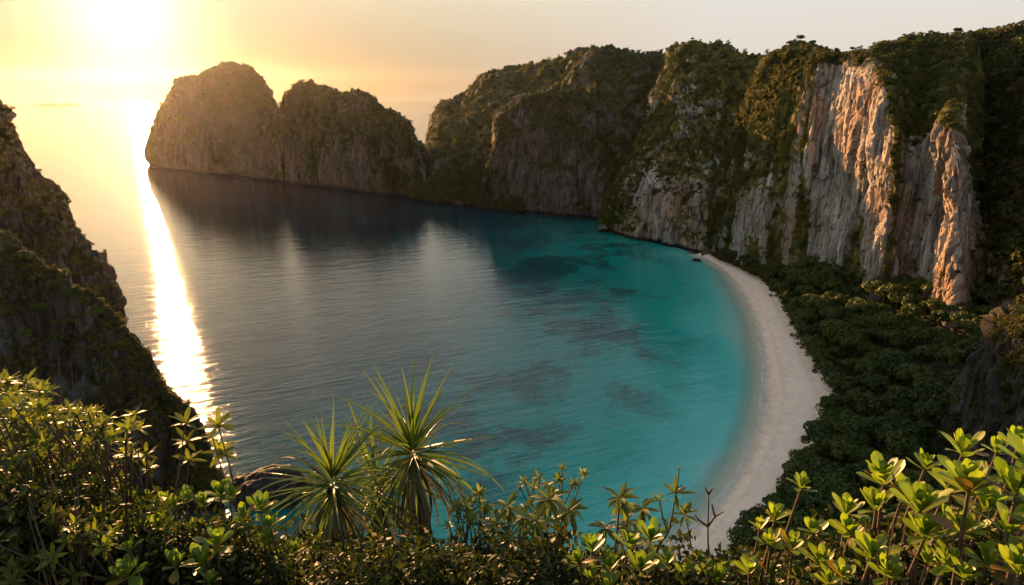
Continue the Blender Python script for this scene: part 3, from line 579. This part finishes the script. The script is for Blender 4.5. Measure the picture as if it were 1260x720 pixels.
# ------------------------------------------------------------------ the hilltop the camera stands on
def hill_z(x, y):
    d = np.hypot(x, y); az = np.arctan2(x, y); front = sstep(2.3, 1.3, np.abs(az))
    zf = -1.75 - .58 * d - .034 * d * d + .35 * np.clip(-x - .6, 0, 3) * sstep(9, 3, d) + .16 * np.clip(x - .8, 0, 3) * sstep(9, 3, d)
    zb = -1.75 + .25 * d - .004 * d * d
    return H + zf * front + zb * (1 - front)
rr_ = np.concatenate([np.linspace(0, 8, 40), np.linspace(8.5, 49, 44)]); aa = np.linspace(-math.pi, math.pi, 181)
AA, RR = np.meshgrid(aa, rr_, indexing='ij'); hx, hy = RR * np.sin(AA), RR * np.cos(AA); HV = np.stack([hx, hy, hill_z(hx, hy)], -1)
fh = HV.reshape(-1, 3); HV[..., 2] += (fbm(fh / 1.3, 4, 2) * .16).reshape(HV.shape[:2]) * np.clip(RR - .8, 0, 1)
HV[..., 2] += (ridged(fh / 9., 4, 6) * 2.2).reshape(HV.shape[:2]) * sstep(9, 16, RR)
HV[:, 0, :] = [0, 0, H - 1.75]
hm = raw_mesh('hilltop', HV, grid_quads(*HV.shape[:2])); attr(hm, 'veg', np.full(len(fh), .55)); attr(hm, 'wear', np.zeros(len(fh)))
tag(link('hilltop', hm, M_rockd), 'overgrown brow of the viewpoint hill', None, None, 'structure')

# ------------------------------------------------------------------ leaves of the near plants
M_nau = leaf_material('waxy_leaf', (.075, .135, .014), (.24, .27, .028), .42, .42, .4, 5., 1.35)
M_nau2 = leaf_material('shade_toned_waxy_leaf', (.075, .125, .016), (.17, .21, .028), .42, .42, .4, 5., 1.3)  # same waxy leaf for the dimmer shrubs, shade put into its duller colour
M_old = leaf_material('ageing_waxy_leaf', (.20, .15, .02), (.24, .12, .03), .35, .5, .3, 6., 1.)
M_pan = leaf_material('strap_leaf', (.060, .10, .016), (.15, .17, .030), .34, .42, .45, 4., 1.25)
M_pand = leaf_material('dead_strap_leaf', (.10, .070, .035), (.24, .18, .10), .15, .7, .2, 4., 1.)
M_gold = leaf_material('olive_leaf', (.05, .065, .008), (.19, .185, .022), .42, .5, .3, 6., 1.3)
M_droop = leaf_material('hanging_leaf', (.055, .078, .012), (.16, .165, .024), .36, .5, .3, 6., 1.3)
M_under = leaf_material('undergrowth_leaf', (.012, .018, .004), (.052, .056, .010), .3, .6, .2, 3., 1.2)
M_twig = plain('twig', (.055, .036, .022), (.16, .11, .07), 30., .9, .002)
M_green_twig = plain('green_twig', (.08, .075, .025), (.17, .14, .05), 30., .8, .002)
def blade(name, ns, wfun, bend, fold, twist=0., nw=2, curl=0.):
    """leaf along +Y of length 1, upper side +Z; bend (rad) curves it down along its length"""
    V = []; y = z = 0.; ds = 1. / ns
    for i in range(ns + 1):
        f = i / ns; a = bend * f ** 1.3
        wd = wfun(f); tw = twist * f
        for j in range(-nw, nw + 1):
            q = j / nw; x_ = q * wd * .5; up = abs(q) * wd * .5 * fold - curl * q * q * wd * .3
            V.append([x_ * math.cos(tw) + up * math.sin(tw), y - math.sin(-a) * 0 + up * math.sin(a), z + up * math.cos(a) - x_ * math.sin(tw)])
        y += math.cos(a) * ds; z -= math.sin(a) * ds
    return raw_mesh(name, V, grid_quads(ns + 1, 2 * nw + 1))
spoon = lambda f: .47 * (max(.0, f) ** .9) * (1.15 - .15 * f) * math.sqrt(max(0., 1 - max(0, (f - .62) / .385) ** 2)) + .045 * (1 - f) + .004
lance = lambda f: .26 * math.sin(math.pi * min(1, f * .93 + .05)) ** .8 + .01
strap = lambda f: .043 * min(1, .55 + f * 2.2) * (1 - max(0, f - .25) / .75) ** .75 + .0015
NAU = [blade('leaf', 8, spoon, b, .28, t_, 2, c_) for b, t_, c_ in ((.35, .1, .2), (.0, -.12, .1), (-.35, .05, .15), (.6, .2, .2))]
DRP = [blade('leaf', 7, lance, b, .22, t_, 1) for b, t_ in ((.5, .2), (.8, -.2), (.25, .1))]
PAN = [blade('leaf', 12, strap, b, .7, t_, 1) for b, t_ in ((.2, .15), (.7, -.25), (1.25, .3), (1.9, -.2))]
NAU2 = [m_.copy() for m_ in NAU]; OLD = [m_.copy() for m_ in NAU]
for L_, mm in ((NAU, M_nau), (NAU2, M_nau2), (OLD, M_old), (DRP, M_droop), (PAN, M_pan)):
    for m_ in L_: m_.materials.append(mm)
PAND = [m_.copy() for m_ in PAN]
for m_ in PAND: m_.materials.clear(); m_.materials.append(M_pand)
def aim(d, up):
    y = Vector(d).normalized(); z = Vector(up); z = (z - y * z.dot(y))
    z = z.normalized() if z.length > 1e-5 else y.orthogonal().normalized(); x = y.cross(z); return Matrix((x, y, z)).transposed()
def put_leaf(parent, mesh, pos, d, up, L, wide=1., name='leaf'):
    o_ = bpy.data.objects.new(name, mesh); COL.objects.link(o_); o_.parent = parent
    o_.matrix_local = Matrix.Translation(Vector(pos) - Vector((parent.parent or parent).location)) @ aim(d, up).to_4x4() @ Matrix.Diagonal((L * wide, L, L, 1)); return o_
def put_tube(parent, pts, rad, material, name='stem', sides=6):
    V, Q = tube(catmull(np.array(pts, float), np.linspace(0, len(pts) - 1, 4 * len(pts))) if len(pts) > 2 else pts, np.interp(np.linspace(0, 1, 4 * len(pts) if len(pts) > 2 else 2), np.linspace(0, 1, len(rad)), rad), sides)
    return link(name, raw_mesh(name, V - np.array(parent.location), Q), material, parent)
def root(name, loc, label, cat, group=None):
    e_ = bpy.data.objects.new(name, None); COL.objects.link(e_); e_.location = loc; return tag(e_, label, cat, group)
def ground(x, y): return np.array([x, y, float(hill_z(np.array(x), np.array(y)))])
pr = np.random.default_rng(77)
def rosette(parent, pos, axis, n_, L, meshes, open_=.78, wide=1.):
    n_ = int(n_ * 1.5)
    ax = Vector(axis).normalized(); u = ax.orthogonal().normalized(); v = ax.cross(u); a0 = pr.random() * 6.28
    for k in range(n_):
        f = (k + .5) / n_; a = a0 + k * 2.39996; tilt = R(9 + 72 * open_ * f ** 1.15 + pr.normal() * 6); rd = u * math.cos(a) + v * math.sin(a)
        d = ax * math.cos(tilt) + rd * math.sin(tilt); s = L * (.58 + .46 * min(1, f * 1.6)) * pr.uniform(.72, 1.18)
        put_leaf(parent, (OLD if len(meshes) == 4 and f > .7 and pr.random() < .16 else meshes)[int(pr.integers(0, len(meshes)))], Vector(pos) - ax * (L * .30 * f) + rd * L * .03, d, ax - rd * .15 if tilt > .5 else -rd + ax * .1 if False else (ax * math.sin(tilt) - rd * math.cos(tilt)), s, wide * pr.uniform(.9, 1.1))
def naupaka(label, items, base_px, meshes, group=None, name='waxy_leaf_shrub', stemmat=None):
    """items: (px, py, range, leaf pixels, count)"""
    ps = [Pp(a, b, d) for a, b, d, _, _ in items]; m_ = np.mean(ps, 0); base = ground(m_[0], m_[1] + .15); e_ = root(name, base, label, 'shrub', group)
    for (a, b, d, lp, n_), q in zip(items, ps):
        dep = d * CP + (H - q[2]) * SP; L = .77 * lp * dep / F
        g0 = base * .75 + ground(q[0], q[1]) * .25 + np.array([pr.normal() * .04, pr.normal() * .04, -.05]); md = g0 * .45 + q * .55 + np.array([pr.normal() * .07, pr.normal() * .07, -.06])
        ax = q - md; ax = ax / np.linalg.norm(ax) + np.array([-.10, .02, .55]) + pr.normal(size=3) * .14
        st = put_tube(e_, [g0, md, q - ax / np.linalg.norm(ax) * L * .2], [.013, .010, .006], stemmat or M_twig)
        rosette(st, q, ax, n_, L, meshes)
    return e_
def jit(items, extra, box, rng0, lp, n_=9):
    out = list(items)
    for _ in range(extra): out.append((pr.uniform(box[0], box[2]), pr.uniform(box[1], box[3]), pr.uniform(*rng0), pr.uniform(lp * .8, lp * 1.1), n_))
    return out
# right-hand shrubs, each with its own rosettes
naupaka('bright waxy-leaved shrub with a lone tall rosette against the sand', jit([(987, 597, 3.2, 24, 10), (954, 636, 3.1, 25, 12), (935, 648, 3.15, 20, 9), (975, 672, 2.9, 28, 12), (948, 668, 3., 26, 11), (922, 702, 2.9, 26, 11)], 3, (925, 690, 1000, 720), (2.8, 3.2), 26), None, NAU)
naupaka('broad waxy-leaved shrub with yellow-tipped rosettes beneath the shaded forest', jit([(1042, 628, 3., 32, 12), (1046, 655, 2.9, 33, 13), (1000, 652, 3.1, 28, 11), (1010, 690, 2.8, 30, 12), (1074, 682, 2.7, 34, 13), (1095, 706, 2.6, 32, 12), (1020, 715, 2.7, 30, 11)], 3, (1000, 690, 1080, 725), (2.6, 3.), 28), None, NAU)
naupaka('waxy-leaved shrub with a dense upright pale green rosette below the rock spur', jit([(1086, 588, 2.9, 40, 15), (1078, 622, 2.85, 34, 12), (1139, 572, 3.1, 27, 11), (1133, 622, 2.6, 46, 15), (1112, 608, 2.9, 34, 11), (1140, 655, 2.55, 36, 12)], 2, (1100, 670, 1160, 715), (2.5, 2.9), 32), None, NAU)
naupaka('tallest waxy-leaved shrub with the largest sunlit rosettes', jit([(1186, 553, 3., 34, 13), (1193, 596, 2.5, 50, 16), (1228, 553, 3.1, 24, 10), (1214, 620, 2.7, 38, 12), (1172, 600, 2.8, 36, 12), (1186, 650, 2.6, 34, 11), (1215, 690, 2.5, 34, 12), (1165, 690, 2.5, 30, 10)], 1, (1180, 690, 1230, 715), (2.4, 2.8), 32), None, NAU)
naupaka('waxy-leaved shrub with golden rosettes rising past the tallest shrub', jit([(1253, 545, 2.9, 32, 12), (1252, 600, 2.5, 46, 14), (1242, 650, 2.5, 38, 13), (1275, 570, 2.6, 44, 13), (1282, 640, 2.4, 44, 13), (1255, 700, 2.4, 38, 12)], 1, (1240, 680, 1290, 720), (2.4, 2.7), 36), None, NAU)
# centre
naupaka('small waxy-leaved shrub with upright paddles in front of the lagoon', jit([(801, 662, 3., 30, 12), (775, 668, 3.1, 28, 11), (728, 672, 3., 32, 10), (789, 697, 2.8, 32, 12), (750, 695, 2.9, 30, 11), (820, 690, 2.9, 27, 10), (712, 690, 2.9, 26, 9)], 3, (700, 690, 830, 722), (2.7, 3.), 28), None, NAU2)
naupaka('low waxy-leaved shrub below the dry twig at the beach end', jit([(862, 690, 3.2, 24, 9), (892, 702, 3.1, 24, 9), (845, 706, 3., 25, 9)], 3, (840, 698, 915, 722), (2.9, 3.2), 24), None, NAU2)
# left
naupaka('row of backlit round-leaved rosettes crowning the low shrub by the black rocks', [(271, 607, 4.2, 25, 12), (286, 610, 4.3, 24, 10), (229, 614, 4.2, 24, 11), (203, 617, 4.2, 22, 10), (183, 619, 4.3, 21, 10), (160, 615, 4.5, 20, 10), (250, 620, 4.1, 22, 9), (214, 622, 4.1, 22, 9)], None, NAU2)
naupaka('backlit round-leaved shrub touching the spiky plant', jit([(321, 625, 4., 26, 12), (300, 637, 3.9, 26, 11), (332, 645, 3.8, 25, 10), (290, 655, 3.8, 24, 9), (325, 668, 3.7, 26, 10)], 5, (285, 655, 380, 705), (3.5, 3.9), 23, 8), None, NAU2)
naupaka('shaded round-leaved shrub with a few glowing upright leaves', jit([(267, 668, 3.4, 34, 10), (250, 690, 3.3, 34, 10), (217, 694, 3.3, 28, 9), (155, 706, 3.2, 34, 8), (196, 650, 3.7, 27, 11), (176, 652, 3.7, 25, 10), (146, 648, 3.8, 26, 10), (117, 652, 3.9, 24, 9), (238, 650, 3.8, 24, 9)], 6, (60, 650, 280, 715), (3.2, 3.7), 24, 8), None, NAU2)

# screw pines
def screw_pine(label, px, py, d, Lpx, n_, seed, lean):
    q = Pp(px, py, d); base = ground(q[0] - lean[0], q[1] - lean[1]); e_ = root('screw_pine', base, label, 'screw pine'); g_ = np.random.default_rng(seed)
    dep = d * CP + (H - q[2]) * SP; L0 = Lpx * dep / F
    put_tube(e_, [base - [0, 0, .2], base * .6 + q * .4 + [.05, .03, 0], q], [.07, .06, .05], M_bark, 'trunk', 9)
    for k in range(4):
        a = k * 1.57 + .4; put_tube(e_, [base * .75 + q * .25, base * .85 + q * .15 + [math.cos(a) * .18, math.sin(a) * .18, 0], base + [math.cos(a) * .3, math.sin(a) * .3, -.35]], [.025, .022, .02], M_bark, 'prop_root', 6)
    for k in range(n_):
        f = k / n_; a = k * 2.39996 + g_.normal() * .45; el = R(80 - 150 * f ** .78 + g_.normal() * 13)
        dead = f > .66 and g_.random() < .6 or g_.random() < .05
        d_ = Vector((math.cos(a) * math.cos(el), math.sin(a) * math.cos(el), math.sin(el)))
        up = Vector((-math.cos(a) * math.sin(el), -math.sin(a) * math.sin(el), math.cos(el))) + Vector(g_.normal(size=3) * .12)
        vi = int(g_.random() < .35) if f < .2 else int(g_.integers(0, 3)) if f < .55 else int(g_.integers(1, 4)); L = L0 * (.8 + .45 * g_.random()) * (.95 if f < .75 else 1.05)
        put_leaf(e_, (PAND if dead else PAN)[vi], q + np.array([0, 0, .20 * (.5 - f)]) + np.array(d_) * .03, d_, up, L, g_.uniform(.85, 1.25))
    return e_
screw_pine('lower spiky screw pine with arching strap leaves beside the black rocks', 410, 602, 4.5, 98, 130, 5, (.1, .1))
screw_pine('taller spiky screw pine with leaves fanning over the turquoise water', 508, 564, 4.9, 108, 140, 8, (-.1, .1))
screw_pine('small drooping screw pine half hidden between the two tall ones', 464, 608, 5.2, 96, 80, 11, (.0, .1))

# olive bush with star-shaped sprays
def star_mesh(name, n_, seed, material):
    g_ = np.random.default_rng(seed); ps = []
    for k in range(n_):
        f = (k + .5) / n_; a = k * 2.39996; tl = R(25 + 75 * f); d_ = np.array([math.cos(a) * math.sin(tl), math.sin(a) * math.sin(tl), math.cos(tl)]); s_ = np.cross(d_, [0, 0, 1.]); s_ /= np.linalg.norm(s_); nn = np.cross(s_, d_)
        L = g_.uniform(.75, 1.1); rows = [(0., .03), (.3, .13), (.62, .15), (.88, .07), (1., .004)]
        V = np.array([p for f_, w_ in rows for p in (d_ * f_ * L - s_ * w_ * L - nn * f_ * f_ * .25, d_ * f_ * L - nn * (f_ * f_ * .25 + .03), d_ * f_ * L + s_ * w_ * L - nn * f_ * f_ * .25)]); ps.append((V, grid_quads(5, 3)))
    V, Q = join(ps); me = raw_mesh(name, V, Q); me.materials.append(material); return me
STAR = [star_mesh('leaf_spray', 9 + k, 50 + k, M_gold) for k in range(4)]
def spray_bush(label, pts, base, group=None, name='olive_bush', lp=17, twigs=True, meshes=STAR, stem=(.016, .010, .004)):
    e_ = root(name, base, label, 'bush', group); forks = [base + (np.mean([p[0] for p in pts], 0) - base) * .55 + pr.normal(size=3) * np.array([.3, .2, .12]) for _ in range(max(1, len(pts) // 9))]
    for fk in forks: put_tube(e_, [base, base * .5 + fk * .5 + pr.normal(size=3) * .05, fk], [stem[0], stem[0] * .8, stem[1]], M_twig, 'branch')
    for q, d, s in pts:
        fk = forks[int(np.argmin([np.linalg.norm(q - f_) + pr.random() * .2 for f_ in forks]))]
        tw_ = put_tube(e_, [fk, fk * .4 + q * .6 + pr.normal(size=3) * .04 + [0, 0, -.04], q], [stem[1], stem[1] * .6, stem[2]], M_twig, 'twig', 5)
        o_ = bpy.data.objects.new('leaf_spray', meshes[int(pr.integers(0, len(meshes)))]); COL.objects.link(o_); o_.parent = tw_; sz = s * lp * (d * 1.1) / F
        ax = Vector(q - fk).normalized() * .6 + Vector((0, -.15, .8)) + Vector(pr.normal(size=3) * .25)
        o_.matrix_local = Matrix.Translation(Vector(q - base)) @ ax.to_track_quat('Z', 'Y').to_matrix().to_4x4() @ Matrix.Rotation(pr.random() * 6.28, 4, 'Z') @ Matrix.Scale(sz, 4)
    return e_
def cloud(n_, poly, dr):
    out = []; poly = np.array(poly)
    while len(out) < n_:
        x, y = pr.uniform(poly[:, 0].min(), poly[:, 0].max()), pr.uniform(poly[:, 1].min(), poly[:, 1].max()); ins = False; j = len(poly) - 1
        for i in range(len(poly)):
            if (poly[i][1] > y) != (poly[j][1] > y) and x < (poly[j][0] - poly[i][0]) * (y - poly[i][1]) / (poly[j][1] - poly[i][1]) + poly[i][0]: ins = not ins
            j = i
        if ins: d = pr.uniform(*dr); out.append((Pp(x, y, d), d, pr.uniform(.75, 1.25)))
    return out
spray_bush('large golden olive bush with star-shaped leaf sprays on the dark slope', cloud(200, [(-10, 494), (40, 490), (70, 502), (105, 494), (140, 512), (165, 520), (172, 545), (160, 575), (150, 600), (110, 622), (40, 625), (-10, 620)], (4.0, 5.4)), ground(-2.6, 4.0), lp=12)
spray_bush('sparse olive bush with thin sprays above the golden bush', cloud(20, [(-15, 468), (30, 466), (60, 478), (70, 495), (30, 505), (-15, 505)], (5.2, 6.4)), ground(-3.9, 4.8), lp=13)
spray_bush('slender olive sapling with a ladder of star sprays before the dark slope', [(Pp(a, b, 4.6), 4.6, s_) for a, b, s_ in ((228, 521, 1.2), (230, 543, 1.1), (233, 566, 1.), (184, 577, .8), (170, 527, .9), (180, 560, .9), (152, 560, .9), (165, 510, .8))], ground(-1.9, 4.2), name='olive_sapling')
spray_bush('slender olive sapling with pale sprays against the water', [(Pp(a, b, 4.8), 4.8, s_) for a, b, s_ in ((268, 524, 1.25), (272, 558, 1.2), (262, 540, .7))], ground(-1.75, 4.5), name='olive_sapling')
spray_bush('dark tangled low bush under the golden olive bush', cloud(70, [(-10, 625), (120, 625), (160, 660), (140, 720), (-10, 720)], (3.2, 4.2)), ground(-2.3, 3.3), lp=14)

# hanging-leaf plant, thin stems and dry twigs in the middle
def hanging_plant(label, nodes, d, lp):
    ps = [Pp(a, b, d + pr.uniform(-.15, .15)) for a, b, _ in nodes]; mm = np.mean(ps, 0); base = ground(mm[0], mm[1] + .1); e_ = root('hanging_leaf_shrub', base, label, 'shrub')
    for (a, b, n_), q in zip(nodes, ps):
        md = base * .4 + q * .6 + pr.normal(size=3) * .05; put_tube(e_, [base, md, q], [.014, .009, .005], M_twig)
        n_ = int(n_ * 1.4)
        for k in range(n_):
            an = k * 2.4 + pr.random(); el = R(35 - 95 * (k / n_) + pr.normal() * 8); d_ = Vector((math.cos(an) * math.cos(el), math.sin(an) * math.cos(el), math.sin(el))); up = Vector((0, 0, 1)) + d_ * .01
            L = lp * pr.uniform(.75, 1.15) * d * 1.1 / F; put_leaf(e_, DRP[int(pr.integers(0, 3))], q - np.array([0, 0, .02 * k / n_]), d_, up, L, pr.uniform(.8, 1.2))
    return e_
hanging_plant('shrub with hanging slender golden leaves before the lagoon', [(624, 622, 14), (645, 632, 13), (675, 614, 15), (660, 640, 12), (700, 628, 15), (627, 662, 15), (690, 655, 12), (610, 645, 10), (650, 668, 12), (672, 690, 12)], 3.6, 27)
hanging_plant('smaller shrub with drooping leaf tassels beside the hanging-leaf shrub', [(763, 612, 14), (791, 626, 12), (772, 640, 12), (745, 650, 11), (780, 655, 10)], 3.6, 25)
spray_bush('wispy half-bare twig bush above the hanging golden leaves', [(Pp(a, b, 4.), 4., s_) for a, b, s_ in ((663, 588, .9), (672, 598, 1.), (688, 590, .8), (692, 575, .6), (718, 583, .7), (706, 596, .8), (645, 592, .7), (656, 600, .9), (680, 606, 1.), (640, 600, .6))], ground(.25, 3.7), name='twig_bush', lp=13)
spray_bush('thin-branched bush between the tall screw pine and the hanging leaves', cloud(26, [(560, 620), (590, 600), (610, 620), (605, 660), (560, 680), (545, 665)], (3.8, 4.3)), ground(-.2, 3.6), name='twig_bush', lp=11)
def thin_plant(label, lines, roses, d, name='thin_stemmed_plant'):
    base = ground(*Pp(lines[0][0][0], 730, d)[:2]); e_ = root(name, base, label, 'plant')
    for ln in lines:
        pts = [Pp(a, b, d) for a, b in ln]; 
        if ln is lines[0]: pts = [base] + pts
        put_tube(e_, pts, [.007, .0055, .003], M_twig if not roses else M_green_twig, 'stem', 6)
    for a, b, lp, n_ in roses:
        q = Pp(a, b, d); L = lp * d * 1.15 / F; rosette(e_, q, (pr.normal() * .2, -.2, 1), n_, L, DRP, 1.15, .8)
    return e_
thin_plant('lanky green plant with leaf whorls on bare stems over the lagoon', [[(805, 700), (822, 655), (832, 605), (836, 577)], [(822, 655), (815, 635), (812, 615)]], [(831, 604, 20, 9), (812, 614, 14, 6), (836, 577, 6, 5)], 3.4)
thin_plant('lanky green plant with a wide leaf whorl in front of the sand', [[(852, 705), (850, 670), (843, 632)]], [(843, 630, 23, 10)], 3.4)
thin_plant('dry leafless twig with forked tip in front of the sand', [[(870, 715), (871, 660), (872, 606)], [(871, 648), (860, 640), (855, 634)], [(871, 648), (880, 636), (890, 630)], [(880, 636), (877, 626), (876, 620)], [(872, 608), (869, 603), (868, 600)], [(872, 608), (875, 603), (877, 601)]], [], 3.3, 'dry_twig')
def dry_shrub(label, px, py, d, spread, seed):
    g_ = np.random.default_rng(seed); q = Pp(px, py, d); base = ground(q[0], q[1]) ; base = base if base[2] < q[2] else q - [0, 0, .5]; e_ = root('dry_shrub', base, label, 'dry shrub'); s_ = spread * d * 1.1 / F
    for k in range(9):
        a = k * 2.4 + g_.random(); tip = q + np.array([math.cos(a), math.sin(a) * .6, .55 + .3 * g_.random()]) * s_ * g_.uniform(.5, 1.); md = base * .35 + tip * .65 + g_.normal(size=3) * s_ * .15
        put_tube(e_, [base, md, tip], [.009, .006, .002], M_twig, 'branch', 5)
        for _ in range(3): t2 = md + (tip - md) * g_.random() + g_.normal(size=3) * s_ * .35; put_tube(e_, [md, (md + t2) / 2 + g_.normal(size=3) * .02, t2], [.004, .003, .0015], M_twig, 'twig', 4)
dry_shrub('bare grey twigs of a dry shrub above the golden bush', 40, 470, 6., 45, 3)
dry_shrub('bare tangled twigs in front of the shaded round-leaved shrub', 40, 640, 3.4, 60, 4)
dry_shrub('fallen dry twigs between the bright waxy shrubs', 1130, 690, 2.7, 45, 5)

# scrub trees that stand out on the dark slope
V, Nn, veg, front, _ = VEGPTS['H']; vx, vy, vd = project(V)
for k, (a, b, s_) in enumerate([(8, 312, .5), (28, 322, .55), (48, 345, .45), (66, 352, .35), (88, 366, .5), (104, 372, .42), (120, 388, .4), (20, 350, .5), (52, 380, .45), (90, 400, .5), (150, 425, .3), (205, 490, .3), (178, 462, .26), (230, 530, .28), (10, 390, .5), (36, 415, .5), (75, 420, .45)]):
    sc_ = (vx - a) ** 2 + (vy - b) ** 2 + np.where(front, 0, 1e5); i = int(np.argmin(sc_))
    tree(k % 5, V[i] - [0, 0, .5], s_ * .9, k * 1.7, 'rounded scrub tree rim-lit on the steep dark slope', 'scrub trees of the dark slope', 'tree', 'scrub_tree', th=.6)

# undergrowth filling the brow of the hill
UND = []
for k in range(4):
    g_ = np.random.default_rng(400 + k); V, Q = leaf_cards(g_.normal(size=(6, 3)) * [.10, .10, .07], g_.uniform(.08, .15, 6), 150, .024, 410 + k, .9); me = raw_mesh('undergrowth_leaves', V, Q, smooth=False); me.materials.append(M_under); UND.append(me)
ox = [-60, 0, 90, 180, 260, 340, 400, 560, 620, 720, 860, 940, 1000, 1100, 1200, 1320]; oy = [612, 618, 640, 660, 672, 690, 684, 702, 700, 706, 716, 714, 708, 696, 676, 650]
n_ = 3600; ux = pr.uniform(-60, 1320, n_); uy = np.interp(ux, ox, oy) + 8 + pr.random(n_) ** 1.6 * 210; ud = pr.uniform(2.9, 4.6, n_) + np.where(ux < 420, .6, 0)
up_ = np.array([Pp(a, b, d) for a, b, d in zip(ux, uy, ud)]); gz = hill_z(up_[:, 0], up_[:, 1]); ok = up_[:, 2] > gz - .1; up_ = up_[ok]
scatter('undergrowth', up_, pr.uniform(.6, 1.15, len(up_)), np.zeros((len(up_), 3)), UND, 'tangled dark leafy undergrowth on the brow of the hill', 31)

# ------------------------------------------------------------------ haze
hb = raw_mesh('haze', np.array([[x, y, z] for x in (-4700, 4700) for y in (-3200, 4700) for z in (-12, 175)], float), [[0, 1, 3, 2], [4, 6, 7, 5], [0, 4, 5, 1], [2, 3, 7, 6], [0, 2, 6, 4], [1, 5, 7, 3]], smooth=False)
m, t, o, N = mat('haze_air'); pv = N('ShaderNodeVolumePrincipled', {'Color': (1., .97, .93, 1), 'Density': HAZE, 'Anisotropy': .83}); t.links.new(pv.outputs[0], o.inputs['Volume'])
hz = link('haze', hb, m); tag(hz, 'thin warm evening haze over the bay', None, None, 'stuff')
